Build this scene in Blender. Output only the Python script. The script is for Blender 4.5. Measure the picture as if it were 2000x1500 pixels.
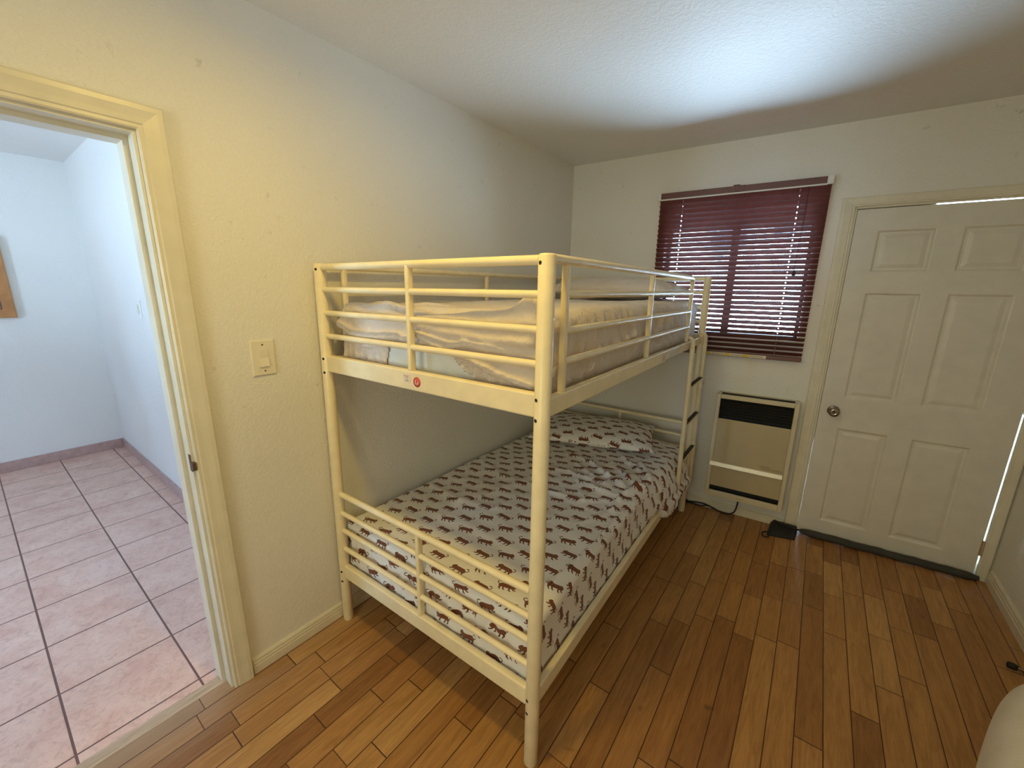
import bpy, bmesh, math, random
from mathutils import Vector, Matrix, noise
random.seed(7)
for o in list(bpy.data.objects):
    bpy.data.objects.remove(o)
SC = bpy.context.scene
COL = SC.collection

# ------------------------------------------------------------------ camera
cam_d = bpy.data.cameras.new('camera')
cam = bpy.data.objects.new('camera', cam_d)
COL.objects.link(cam)
R_ = Vector((0.80232211, 0.59676761, 0.01215125))
U_ = Vector((-0.1458921, 0.17632273, 0.97346073))
F_ = Vector((-0.57878729, 0.78280183, -0.22853131))
cam.matrix_world = Matrix(((R_.x, U_.x, -F_.x, 1.6166), (R_.y, U_.y, -F_.y, -0.8548),
                           (R_.z, U_.z, -F_.z, 1.521), (0, 0, 0, 1)))
cam_d.sensor_fit = 'HORIZONTAL'
cam_d.sensor_width = 36
cam_d.lens = 798.17 / 2000 * 36
cam_d.clip_start = 0.02
SC.camera = cam

# ------------------------------------------------------------------ view / render look
SC.view_settings.view_transform = 'Standard'
SC.view_settings.look = 'None'
SC.view_settings.exposure = 0.03
SC.view_settings.gamma = 1.0
SC.view_settings.use_curve_mapping = False
SC.cycles.use_denoising = True
SC.cycles.max_bounces = 10
SC.cycles.diffuse_bounces = 6
SC.cycles.sample_clamp_indirect = 6
SC.cycles.caustics_reflective = False
SC.cycles.caustics_refractive = False

# ------------------------------------------------------------------ node helpers
def new_mat(name):
    m = bpy.data.materials.new(name)
    m.use_nodes = True
    nt = m.node_tree
    b = nt.nodes['Principled BSDF']
    return m, nt, b

def N(nt, t, **kw):
    n = nt.nodes.new(t)
    for k, v in kw.items():
        setattr(n, k, v)
    return n

def lk(nt, a, b):
    nt.links.new(a, b)

def math_(nt, op, a, b=None, c=None, clamp=False):
    n = N(nt, 'ShaderNodeMath', operation=op, use_clamp=clamp)
    for i, v in enumerate((a, b, c)):
        if v is None:
            continue
        if isinstance(v, (int, float)):
            n.inputs[i].default_value = v
        else:
            lk(nt, v, n.inputs[i])
    return n.outputs[0]

def vmath(nt, op, a, b=None, scale=None):
    n = N(nt, 'ShaderNodeVectorMath', operation=op)
    for i, v in enumerate((a, b)):
        if v is None:
            continue
        if isinstance(v, (tuple, list, Vector)):
            n.inputs[i].default_value = v
        else:
            lk(nt, v, n.inputs[i])
    if scale is not None:
        if isinstance(scale, (int, float)):
            n.inputs['Scale'].default_value = scale
        else:
            lk(nt, scale, n.inputs['Scale'])
    return n

def ramp(nt, fac, stops):
    n = N(nt, 'ShaderNodeValToRGB')
    e = n.color_ramp.elements
    e[0].position, e[0].color = stops[0][0], (*stops[0][1], 1)
    e[1].position, e[1].color = stops[1][0], (*stops[1][1], 1)
    for p, c in stops[2:]:
        x = e.new(p)
        x.color = (*c, 1)
    lk(nt, fac, n.inputs[0])
    return n.outputs[0]

def mix(nt, fac, a, b, mode='MIX'):
    n = N(nt, 'ShaderNodeMix', data_type='RGBA', blend_type=mode)
    for s, v in ((n.inputs[0], fac), (n.inputs[6], a), (n.inputs[7], b)):
        if isinstance(v, (int, float)):
            s.default_value = v
        elif isinstance(v, tuple):
            s.default_value = (*v, 1)
        else:
            lk(nt, v, s)
    return n.outputs[2]

def noise_(nt, vec, scale, detail=3, rough=0.5, dist=0.0):
    n = N(nt, 'ShaderNodeTexNoise')
    n.inputs['Scale'].default_value = scale
    n.inputs['Detail'].default_value = detail
    n.inputs['Roughness'].default_value = rough
    n.inputs['Distortion'].default_value = dist
    if vec is not None:
        lk(nt, vec, n.inputs['Vector'])
    return n

def bump(nt, b, height, strength, dist):
    n = N(nt, 'ShaderNodeBump')
    n.inputs['Strength'].default_value = strength
    n.inputs['Distance'].default_value = dist
    lk(nt, height, n.inputs['Height'])
    lk(nt, n.outputs[0], b.inputs['Normal'])

def objco(nt):
    return N(nt, 'ShaderNodeTexCoord').outputs['Object']

def geopos(nt):
    return N(nt, 'ShaderNodeNewGeometry').outputs['Position']

def simple(name, col, rough=0.5, metal=0.0, var=0.06, scale=12, bmp=0.0, bscale=300, spec=0.5, sheen=0):
    m, nt, b = new_mat(name)
    v = geopos(nt)
    n = noise_(nt, v, scale, 4)
    dk = tuple(c * (1 - var) for c in col)
    lt = tuple(min(1, c * (1 + var)) for c in col)
    lk(nt, ramp(nt, n.outputs[0], [(0.3, dk), (0.7, lt)]), b.inputs['Base Color'])
    b.inputs['Roughness'].default_value = rough
    b.inputs['Metallic'].default_value = metal
    b.inputs['Specular IOR Level'].default_value = spec
    if sheen:
        b.inputs['Sheen Weight'].default_value = sheen
    if bmp:
        n2 = noise_(nt, v, bscale, 2)
        bump(nt, b, n2.outputs[0], 1.0, bmp)
    return m

def wall_mat(name, col, bdist=0.0012, sc=55, scuff=0.0):
    m, nt, b = new_mat(name)
    v = geopos(nt)
    n = noise_(nt, v, 1.3, 4)
    c = ramp(nt, n.outputs[0], [(0.3, tuple(x * 0.96 for x in col)), (0.7, col)])
    if scuff:
        s = noise_(nt, v, 26, 6, 0.6)
        s2 = noise_(nt, v, 3, 2, 0.6)
        f = math_(nt, 'MULTIPLY', ramp(nt, s.outputs[0], [(0.64, (0, 0, 0)), (0.70, (1, 1, 1))]),
                  ramp(nt, s2.outputs[0], [(0.5, (0, 0, 0)), (0.62, (scuff, scuff, scuff))]))
        c = mix(nt, f, c, tuple(x * 0.55 for x in col))
    lk(nt, c, b.inputs['Base Color'])
    b.inputs['Roughness'].default_value = 0.55
    b.inputs['Specular IOR Level'].default_value = 0.3
    a = noise_(nt, v, sc, 3, 0.55, 0.6)
    a2 = noise_(nt, v, sc * 3.1, 2, 0.5)
    h = math_(nt, 'ADD', ramp(nt, a.outputs[0], [(0.42, (0, 0, 0)), (0.6, (1, 1, 1))]),
              math_(nt, 'MULTIPLY', a2.outputs[0], 0.35))
    bump(nt, b, h, 0.9, bdist)
    return m

CREAM = (0.77, 0.75, 0.69)
M = {}
M['wall'] = wall_mat('painted_wall', CREAM, 0.0007, 85, 0.5)
M['ceil'] = wall_mat('ceiling_texture', (0.80, 0.79, 0.76), 0.0009, 60)
M['adj_wall'] = wall_mat('white_wall', (0.86, 0.845, 0.81), 0.0008, 45)
M['trim'] = simple('trim_paint', (0.69, 0.645, 0.515), 0.32, var=0.05, bmp=0.0003, bscale=60)
M['door'] = simple('door_paint', (0.67, 0.64, 0.565), 0.38, var=0.04, bmp=0.0003, bscale=40)
M['metal'] = simple('cream_metal', (0.80, 0.695, 0.455), 0.36, var=0.06, scale=18, spec=0.5)
M['bolt'] = simple('bolt_steel', (0.10, 0.09, 0.08), 0.4, 0.7)
M['bolt_hole'] = simple('bolt_hole_dark', (0.012, 0.010, 0.008), 0.7)
M['black'] = simple('black_rubber', (0.012, 0.011, 0.011), 0.6)
M['blackfab'] = simple('black_fabric', (0.012, 0.012, 0.013), 0.8, bmp=0.0004, bscale=200)
M['sweep'] = simple('sweep_fabric', (0.045, 0.043, 0.036), 0.85, bmp=0.0006, bscale=150)
M['heater'] = simple('heater_enamel', (0.46, 0.385, 0.235), 0.42, var=0.03)
M['heater_frame'] = simple('heater_frame_enamel', (0.60, 0.53, 0.36), 0.40, var=0.03)
M['alu'] = simple('heater_bar_metal', (0.80, 0.76, 0.60), 0.35, 0.2)
M['dark'] = simple('dark_grille', (0.012, 0.012, 0.011), 0.6)
M['dark2'] = simple('louver_metal', (0.04, 0.038, 0.034), 0.45, 0.4)
M['print'] = simple('brown_print', (0.16, 0.11, 0.05), 0.6)
M['slat'] = simple('mahogany_slat', (0.125, 0.040, 0.034), 0.34, var=0.15, scale=30, spec=0.55)
M['cord'] = simple('pale_cord', (0.55, 0.42, 0.36), 0.7)
M['dcord'] = simple('dark_cord', (0.05, 0.018, 0.016), 0.6)
M['clear'] = simple('bracket_plastic', (0.70, 0.70, 0.66), 0.25)
M['winframe'] = simple('window_bronze', (0.09, 0.05, 0.045), 0.45)
M['label'] = simple('label_paper', (0.66, 0.58, 0.42), 0.6)
M['yellow'] = simple('label_yellow', (0.60, 0.42, 0.03), 0.6)
M['white_plastic'] = simple('switch_plastic', (0.74, 0.69, 0.55), 0.32, var=0.01)
M['chrome'] = simple('knob_metal', (0.30, 0.25, 0.21), 0.22, 1.0, var=0.02)
M['brass'] = simple('painted_hinge', (0.52, 0.38, 0.26), 0.45, 0.3)
M['strike'] = simple('strike_dark', (0.10, 0.06, 0.05), 0.5)
M['mattress'] = simple('mattress_ticking', (0.68, 0.70, 0.67), 0.85, bmp=0.0006, bscale=90)
M['stk_white'] = simple('sticker_paper', (0.74, 0.62, 0.52), 0.5)
M['stk_red'] = simple('sticker_red', (0.50, 0.035, 0.035), 0.5)
M['stk_pink'] = simple('sticker_pink', (0.86, 0.50, 0.44), 0.5)
M['stk_grey'] = simple('sticker_print', (0.28, 0.20, 0.15), 0.6)
M['orange_wood'] = simple('orange_wood', (0.50, 0.22, 0.075), 0.4, var=0.2, scale=9)
M['pale_wood'] = simple('pale_wood_edge', (0.62, 0.45, 0.27), 0.45)
M['tile_base'] = simple('tile_baseboard', (0.50, 0.335, 0.30), 0.4, var=0.12, scale=22)
M['white_cloth'] = simple('ivory_cloth', (0.66, 0.60, 0.50), 0.85, bmp=0.0005, bscale=120, sheen=0.2)
M['lampglass'] = None

# wooden strip floor
def floor_mat():
    m, nt, b = new_mat('oak_strip_floor')
    p = geopos(nt)
    sp = N(nt, 'ShaderNodeSeparateXYZ')
    lk(nt, p, sp.inputs[0])
    W = 0.083
    rx = math_(nt, 'DIVIDE', math_(nt, 'SUBTRACT', sp.outputs[0], 0.017), W)
    row = math_(nt, 'FLOOR', rx)
    fx = math_(nt, 'FRACT', rx)
    wn = N(nt, 'ShaderNodeTexWhiteNoise', noise_dimensions='1D')
    lk(nt, row, wn.inputs['W'])
    off = math_(nt, 'MULTIPLY', wn.outputs[0], 7.3)
    ly = math_(nt, 'ADD', math_(nt, 'DIVIDE', sp.outputs[1], 0.47), off)
    # uneven board lengths
    wob = math_(nt, 'MULTIPLY', math_(nt, 'SINE', math_(nt, 'MULTIPLY', ly, 2.1)), 0.33)
    ly2 = math_(nt, 'ADD', ly, wob)
    ci = math_(nt, 'FLOOR', ly2)
    fy = math_(nt, 'FRACT', ly2)
    cv = N(nt, 'ShaderNodeCombineXYZ')
    lk(nt, row, cv.inputs[0]); lk(nt, ci, cv.inputs[1])
    w2 = N(nt, 'ShaderNodeTexWhiteNoise', noise_dimensions='3D')
    lk(nt, cv.outputs[0], w2.inputs['Vector'])
    base = ramp(nt, w2.outputs[0], [(0.0, (0.275, 0.122, 0.035)), (1.0, (0.53, 0.300, 0.105)),
                                    (0.18, (0.365, 0.172, 0.050)), (0.8, (0.45, 0.230, 0.072))])
    # grain
    gv = N(nt, 'ShaderNodeCombineXYZ')
    lk(nt, math_(nt, 'ADD', math_(nt, 'MULTIPLY', sp.outputs[0], 34), math_(nt, 'MULTIPLY', w2.outputs[0], 50)), gv.inputs[0])
    lk(nt, math_(nt, 'MULTIPLY', sp.outputs[1], 3.2), gv.inputs[1])
    g = noise_(nt, gv.outputs[0], 1.0, 5, 0.62, 1.6)
    g2 = noise_(nt, gv.outputs[0], 5.0, 3, 0.6, 0.3)
    base = mix(nt, 0.75, base, ramp(nt, g.outputs[0], [(0.30, (0.60, 0.53, 0.46)), (0.62, (1.06, 1.05, 1.04))]), 'MULTIPLY')
    base = mix(nt, 0.30, base, ramp(nt, g2.outputs[0], [(0.35, (0.62, 0.58, 0.55)), (0.6, (1, 1, 1))]), 'MULTIPLY')
    # pale, worn strips by the doorway
    wear = noise_(nt, p, 3.0, 4)
    wd = math_(nt, 'MULTIPLY', math_(nt, 'SUBTRACT', 0.16, sp.outputs[0], clamp=False), 5.0, clamp=True)
    base = mix(nt, math_(nt, 'MULTIPLY', wd, 0.55), base, (0.42, 0.30, 0.20))
    # scattered knots
    kn = noise_(nt, p, 11, 2, 0.4)
    base = mix(nt, ramp(nt, kn.outputs[0], [(0.74, (0, 0, 0)), (0.80, (0.6, 0.6, 0.6))]), base, (0.08, 0.03, 0.012))
    ex = math_(nt, 'MINIMUM', fx, math_(nt, 'SUBTRACT', 1.0, fx))
    ey = math_(nt, 'MINIMUM', fy, math_(nt, 'SUBTRACT', 1.0, fy))
    gx = math_(nt, 'LESS_THAN', ex, 0.020)
    gy = math_(nt, 'LESS_THAN', ey, 0.0042)
    gap = math_(nt, 'MAXIMUM', gx, gy)
    lk(nt, mix(nt, gap, base, (0.050, 0.018, 0.006)), b.inputs['Base Color'])
    rr = noise_(nt, p, 9, 4)
    lk(nt, ramp(nt, rr.outputs[0], [(0.3, (0.34,) * 3), (0.7, (0.5,) * 3)]), b.inputs['Roughness'])
    b.inputs['Specular IOR Level'].default_value = 0.42
    hh = math_(nt, 'SUBTRACT', math_(nt, 'MULTIPLY', g.outputs[0], 0.12),
               math_(nt, 'MULTIPLY', math_(nt, 'SUBTRACT', 1.0, math_(nt, 'MULTIPLY', math_(nt, 'MINIMUM', ex, math_(nt, 'MULTIPLY', ey, 4)), 22, clamp=True)), 1.0))
    bump(nt, b, hh, 0.6, 0.0012)
    return m
M['floor'] = floor_mat()

def tile_mat():
    m, nt, b = new_mat('pink_ceramic_tile')
    p = geopos(nt)
    sp = N(nt, 'ShaderNodeSeparateXYZ')
    lk(nt, p, sp.inputs[0])
    T = 0.342
    tx = math_(nt, 'DIVIDE', math_(nt, 'ADD', sp.outputs[0], 0.142), T)
    ty = math_(nt, 'DIVIDE', math_(nt, 'ADD', sp.outputs[1], 0.532), T)
    fx = math_(nt, 'FRACT', tx); fy = math_(nt, 'FRACT', ty)
    cv = N(nt, 'ShaderNodeCombineXYZ')
    lk(nt, math_(nt, 'FLOOR', tx), cv.inputs[0]); lk(nt, math_(nt, 'FLOOR', ty), cv.inputs[1])
    w = N(nt, 'ShaderNodeTexWhiteNoise', noise_dimensions='3D')
    lk(nt, cv.outputs[0], w.inputs['Vector'])
    vv = vmath(nt, 'ADD', p, vmath(nt, 'SCALE', w.outputs['Color'], scale=9.0).outputs[0]).outputs[0]
    n1 = noise_(nt, vv, 7, 6, 0.62, 0.5)
    n2 = noise_(nt, vv, 38, 4, 0.6, 1.2)
    c = ramp(nt, n1.outputs[0], [(0.28, (0.66, 0.37, 0.29)), (0.72, (0.82, 0.57, 0.47)), (0.5, (0.76, 0.49, 0.39))])
    c = mix(nt, 0.55, c, ramp(nt, n2.outputs[0], [(0.30, (0.66, 0.60, 0.60)), (0.52, (1, 1, 1))]), 'MULTIPLY')
    c = mix(nt, 0.35, c, ramp(nt, w.outputs[0], [(0, (0.88, 0.84, 0.84)), (1, (1, 1, 1))]), 'MULTIPLY')
    ex = math_(nt, 'MINIMUM', fx, math_(nt, 'SUBTRACT', 1.0, fx))
    ey = math_(nt, 'MINIMUM', fy, math_(nt, 'SUBTRACT', 1.0, fy))
    e = math_(nt, 'MINIMUM', ex, ey)
    g = math_(nt, 'LESS_THAN', e, 0.0105)
    lk(nt, mix(nt, g, c, (0.16, 0.075, 0.060)), b.inputs['Base Color'])
    b.inputs['Roughness'].default_value = 0.38
    h = math_(nt, 'ADD', math_(nt, 'MULTIPLY', e, 45, clamp=True), math_(nt, 'MULTIPLY', n2.outputs[0], 0.2))
    bump(nt, b, h, 0.6, 0.0015)
    return m
M['tile'] = tile_mat()

def strip_wood():
    m, nt, b = new_mat('threshold_wood')
    p = geopos(nt)
    mp = N(nt, 'ShaderNodeMapping')
    mp.inputs['Scale'].default_value = (40, 4, 1)
    lk(nt, p, mp.inputs[0])
    n = noise_(nt, mp.outputs[0], 1.5, 5, 0.6, 1)
    lk(nt, ramp(nt, n.outputs[0], [(0.3, (0.40, 0.27, 0.17)), (0.7, (0.58, 0.43, 0.30))]), b.inputs['Base Color'])
    b.inputs['Roughness'].default_value = 0.5
    return m
M['threshold'] = strip_wood()

# cloth with printed tigers (UV in metres of cloth)
def tiger_mat():
    m, nt, b = new_mat('tiger_print_cloth')
    uv = N(nt, 'ShaderNodeUVMap'); uv.uv_map = 'cloth'
    S = 0.0865
    mp = N(nt, 'ShaderNodeMapping', vector_type='POINT')
    mp.inputs['Rotation'].default_value = (0, 0, -math.radians(37.5))
    lk(nt, uv.outputs[0], mp.inputs[0])
    q = vmath(nt, 'SCALE', mp.outputs[0], scale=1 / S).outputs[0]
    q = vmath(nt, 'ADD', q, (0.12, 0.30, 0)).outputs[0]
    sp = N(nt, 'ShaderNodeSeparateXYZ'); lk(nt, q, sp.inputs[0])
    ix = math_(nt, 'FLOOR', sp.outputs[0]); iy = math_(nt, 'FLOOR', sp.outputs[1])
    fx = math_(nt, 'SUBTRACT', math_(nt, 'FRACT', sp.outputs[0]), 0.5)
    fy = math_(nt, 'SUBTRACT', math_(nt, 'FRACT', sp.outputs[1]), 0.5)
    par = math_(nt, 'MODULO', math_(nt, 'ADD', math_(nt, 'ADD', ix, iy), 1000), 2)
    sgn = math_(nt, 'SUBTRACT', 1.0, math_(nt, 'MULTIPLY', math_(nt, 'GREATER_THAN', par, 0.5), 2.0))
    # rotate the tiger by -24 deg in its cell
    a = math.radians(31)
    rx = math_(nt, 'SUBTRACT', math_(nt, 'MULTIPLY', fx, math.cos(a)), math_(nt, 'MULTIPLY', fy, math.sin(a)))
    ry = math_(nt, 'ADD', math_(nt, 'MULTIPLY', fx, math.sin(a)), math_(nt, 'MULTIPLY', fy, math.cos(a)))
    rx = math_(nt, 'MULTIPLY', rx, sgn)
    cb = N(nt, 'ShaderNodeCombineXYZ'); lk(nt, rx, cb.inputs[0]); lk(nt, ry, cb.inputs[1])
    P = vmath(nt, 'SCALE', cb.outputs[0], scale=0.90).outputs[0]
    shapes = [((-.17, .075), (.16, .045), .100), ((-.25, .125), (-.29, .10), .088), ((-.25, .17), (-.22, .19), .030),
              ((.12, .04), (.20, .01), .092),
              ((-.22, .04), (-.33, -.035), .027), ((-.33, -.035), (-.40, -.03), .028),
              ((-.15, .02), (-.19, -.12), .030), ((-.19, -.12), (-.25, -.14), .022),
              ((.10, .0), (.05, -.13), .030), ((.05, -.13), (.0, -.17), .022),
              ((.20, .0), (.21, -.13), .034), ((.21, -.13), (.16, -.19), .024),
              ((.24, .05), (.34, .055), .017), ((.34, .055), (.39, .13), .017), ((.39, .13), (.34, .20), .017),
              ((.34, .20), (.27, .19), .020)]
    d = None
    for A, B, r in shapes:
        ba = Vector((B[0] - A[0], B[1] - A[1], 0))
        pa = vmath(nt, 'SUBTRACT', P, (A[0], A[1], 0)).outputs[0]
        dt = vmath(nt, 'DOT_PRODUCT', pa, tuple(ba)).outputs['Value']
        h = math_(nt, 'DIVIDE', dt, ba.dot(ba), clamp=True)
        sc = N(nt, 'ShaderNodeVectorMath', operation='SCALE')
        sc.inputs[0].default_value = tuple(ba)
        lk(nt, h, sc.inputs['Scale'])
        df = vmath(nt, 'SUBTRACT', pa, sc.outputs[0]).outputs[0]
        ln = vmath(nt, 'LENGTH', df).outputs['Value']
        s = math_(nt, 'SUBTRACT', ln, r)
        d = s if d is None else math_(nt, 'MINIMUM', d, s)
    inside = math_(nt, 'LESS_THAN', d, 0.0)
    # stripes
    wv = math_(nt, 'SINE', math_(nt, 'ADD', math_(nt, 'MULTIPLY', rx, 75), math_(nt, 'MULTIPLY', ry, 22)))
    edge = math_(nt, 'GREATER_THAN', d, -0.012)
    st = math_(nt, 'MAXIMUM', math_(nt, 'GREATER_THAN', wv, 0.25), edge)
    tig = mix(nt, st, (0.25, 0.072, 0.016), (0.060, 0.016, 0.007))
    p = geopos(nt)
    n = noise_(nt, p, 7, 3)
    cloth = ramp(nt, n.outputs[0], [(0.3, (0.74, 0.71, 0.66)), (0.7, (0.79, 0.76, 0.71))])
    lk(nt, mix(nt, inside, cloth, tig), b.inputs['Base Color'])
    b.inputs['Roughness'].default_value = 0.85
    b.inputs['Sheen Weight'].default_value = 0.15
    w1 = noise_(nt, p, 22, 3, 0.55, 0.8)
    bump(nt, b, w1.outputs[0], 0.5, 0.004)
    return m
M['tiger'] = tiger_mat()

def beige_cloth():
    m, nt, b = new_mat('beige_sheet_cloth')
    p = geopos(nt)
    n = noise_(nt, p, 6, 3)
    lk(nt, ramp(nt, n.outputs[0], [(0.3, (0.59, 0.51, 0.435)), (0.7, (0.645, 0.565, 0.485))]), b.inputs['Base Color'])
    b.inputs['Roughness'].default_value = 0.75
    b.inputs['Sheen Weight'].default_value = 0.25
    w1 = noise_(nt, p, 26, 4, 0.55, 0.9)
    w2 = noise_(nt, p, 11, 3, 0.5, 1.6)
    bump(nt, b, math_(nt, 'ADD', w1.outputs[0], math_(nt, 'MULTIPLY', w2.outputs[0], 1.6)), 0.7, 0.009)
    return m
M['beige'] = beige_cloth()

def emis(name, col, s):
    m, nt, b = new_mat(name)
    b.inputs['Base Color'].default_value = (0.9, 0.9, 0.88, 1)
    b.inputs['Emission Color'].default_value = (*col, 1)
    b.inputs['Emission Strength'].default_value = s
    return m

# ------------------------------------------------------------------ world: daylight outside (bright sunlit ground, foliage, sky)
DAY = 1.0
w = bpy.data.worlds.new('daylight'); SC.world = w
w.use_nodes = True
nt = w.node_tree
bg = nt.nodes['Background']
tc = N(nt, 'ShaderNodeTexCoord')
sp = N(nt, 'ShaderNodeSeparateXYZ'); lk(nt, tc.outputs['Generated'], sp.inputs[0])
base = ramp(nt, math_(nt, 'MULTIPLY_ADD', sp.outputs[2], 0.5, 0.5),
            [(0.0, (0.58, 0.62, 0.68)), (1.0, (0.16, 0.30, 0.62)), (0.40, (0.80, 0.87, 1.0)), (0.485, (0.92, 1.0, 1.12)),
             (0.53, (0.56, 0.68, 0.88)), (0.62, (0.28, 0.38, 0.56))])
nz = noise_(nt, tc.outputs['Generated'], 9, 4, 0.6)
tree = math_(nt, 'MULTIPLY', ramp(nt, nz.outputs[0], [(0.42, (0, 0, 0)), (0.54, (0.93, 0.93, 0.93))]),
             ramp(nt, sp.outputs[2], [(0.0, (0, 0, 0)), (0.05, (1, 1, 1)), (0.35, (1, 1, 1)), (0.5, (0, 0, 0))]))
c = mix(nt, tree, base, (0.012, 0.016, 0.017))
c = mix(nt, 1.0, c, (0.92, 1.22, 1.42), 'MULTIPLY')
lk(nt, c, bg.inputs['Color'])
bg.inputs['Strength'].default_value = 41.0 * DAY

# ------------------------------------------------------------------ mesh helpers
def link(name, me, mat=None, parent=None, mats=None):
    o = bpy.data.objects.new(name, me)
    COL.objects.link(o)
    for x in (mats or ([mat] if mat else [])):
        me.materials.append(x)
    if parent:
        o.parent = parent
    return o

class MB:
    """collects shapes; xf maps local (u, v, z) to the coordinates the object is built in"""
    def __init__(self, xf=None):
        self.v, self.f, self.fm, self.sm = [], [], [], []
        self.xf = xf
        self.mi = 0
    def add(self, vs, fs, smooth=False):
        n = len(self.v)
        self.v += [self.xf(*p) if self.xf else Vector(p) for p in vs]
        for f in fs:
            self.f.append([i + n for i in f]); self.fm.append(self.mi); self.sm.append(smooth)
        return self
    def box(self, x0, x1, y0, y1, z0, z1):
        vs = [(x0, y0, z0), (x1, y0, z0), (x1, y1, z0), (x0, y1, z0), (x0, y0, z1), (x1, y0, z1), (x1, y1, z1), (x0, y1, z1)]
        return self.add(vs, [(0, 3, 2, 1), (4, 5, 6, 7), (0, 1, 5, 4), (1, 2, 6, 5), (2, 3, 7, 6), (3, 0, 4, 7)])
    def bbox(self, x0, x1, y0, y1, z0, z1, r=0.003):
        """box with chamfered edges"""
        r = min(r, (x1 - x0) / 2.01, (y1 - y0) / 2.01, (z1 - z0) / 2.01)
        bm = bmesh.new()
        bmesh.ops.create_cube(bm, size=1)
        for v in bm.verts:
            v.co = Vector(((x0 + x1) / 2 + v.co.x * (x1 - x0), (y0 + y1) / 2 + v.co.y * (y1 - y0), (z0 + z1) / 2 + v.co.z * (z1 - z0)))
        bmesh.ops.bevel(bm, geom=bm.edges[:], offset=r, segments=2, affect='EDGES', profile=0.5)
        bm.verts.ensure_lookup_table()
        self.add([tuple(v.co) for v in bm.verts], [[v.index for v in f.verts] for f in bm.faces], False)
        bm.free()
        return self
    def tube(self, pts, r, n=14, cap=True, flat=1.0):
        pts = [Vector(p) for p in pts]
        rs = r if isinstance(r, (list, tuple)) else [r] * len(pts)
        rings = []
        prev = None
        for i, p in enumerate(pts):
            d = (pts[min(i + 1, len(pts) - 1)] - pts[max(i - 1, 0)]).normalized()
            if prev is None:
                ref = Vector((0, 0, 1)) if abs(d.z) < 0.9 else Vector((1, 0, 0))
                a = d.cross(ref).normalized()
            else:
                a = (prev - d * prev.dot(d)).normalized()
            prev = a
            b = d.cross(a)
            rings.append([p + (a * math.cos(t) + b * math.sin(t) * flat) * rs[i] for t in [2 * math.pi * k / n for k in range(n)]])
        vs = [tuple(x) for rr in rings for x in rr]
        fs = []
        for i in range(len(rings) - 1):
            for k in range(n):
                fs.append((i * n + k, i * n + (k + 1) % n, (i + 1) * n + (k + 1) % n, (i + 1) * n + k))
        self.add(vs, fs, True)
        if cap:
            self.add([tuple(x) for x in rings[0]], [list(range(n))[::-1]])
            self.add([tuple(x) for x in rings[-1]], [list(range(n))])
        return self
    def lathe(self, c, axis, prof, n=24):
        """prof: list of (distance along axis, radius)"""
        c = Vector(c); d = Vector(axis).normalized()
        ref = Vector((0, 0, 1)) if abs(d.z) < 0.9 else Vector((1, 0, 0))
        a = d.cross(ref).normalized(); b = d.cross(a)
        vs, fs = [], []
        for (t, r) in prof:
            for k in range(n):
                an = 2 * math.pi * k / n
                vs.append(tuple(c + d * t + (a * math.cos(an) + b * math.sin(an)) * max(r, 1e-5)))
        for i in range(len(prof) - 1):
            for k in range(n):
                fs.append((i * n + k, i * n + (k + 1) % n, (i + 1) * n + (k + 1) % n, (i + 1) * n + k))
        self.add(vs, fs, True)
        return self
    def prism(self, prof, a, b, axis='y'):
        """closed 2-D profile swept along an axis from a to b"""
        n = len(prof)
        def P(p, t):
            return (p[0], t, p[1]) if axis == 'y' else ((t, p[0], p[1]) if axis == 'x' else (p[0], p[1], t))
        vs = [P(p, a) for p in prof] + [P(p, b) for p in prof]
        fs = [(i, (i + 1) % n, n + (i + 1) % n, n + i) for i in range(n)] + [list(range(n))[::-1], [n + i for i in range(n)]]
        return self.add(vs, fs)
    def build(self, name, mat=None, parent=None, mats=None, recalc=True, off=None):
        me = bpy.data.meshes.new(name)
        vs = [tuple(v - off) if off is not None else tuple(v) for v in self.v]
        me.from_pydata(vs, [], self.f)
        me.polygons.foreach_set('use_smooth', self.sm)
        me.polygons.foreach_set('material_index', self.fm)
        me.update()
        if recalc:
            bm = bmesh.new(); bm.from_mesh(me)
            bmesh.ops.recalc_face_normals(bm, faces=bm.faces[:])
            bm.to_mesh(me); bm.free()
        return link(name, me, mat, parent, mats)

def empty(name, loc, label, cat, group=None, rz=0.0):
    o = bpy.data.objects.new(name, None)
    o.empty_display_size = 0.1
    COL.objects.link(o)
    o.location = loc
    o.rotation_euler = (0, 0, rz)
    return tag(o, label, cat, group)

def tag(o, label, cat, group=None):
    o['label'] = label; o['category'] = cat
    if group:
        o['group'] = group
    return o

def struct(o):
    o['kind'] = 'structure'
    return o

# ------------------------------------------------------------------ room dimensions
D0, WY = 2.0708, 0.065            # back wall plane: y = D0 + WY*x
A = math.atan(WY); CA = math.cos(A); SA = math.sin(A)
XR, HC = 2.558, 2.404
YB = -2.9                          # wall behind the camera
DZ = 1.945                         # doorway opening height
DY1, DY0 = -0.458, -1.27           # doorway opening in y
WT = 0.13                          # left wall thickness
def yw(x, o=0.0):
    return D0 + WY * x - o
def BK(x, o, z):                   # back wall frame: x along, o = distance into the room, z up
    return Vector((x + o * SA, D0 + WY * x - o * CA, z))

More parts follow.
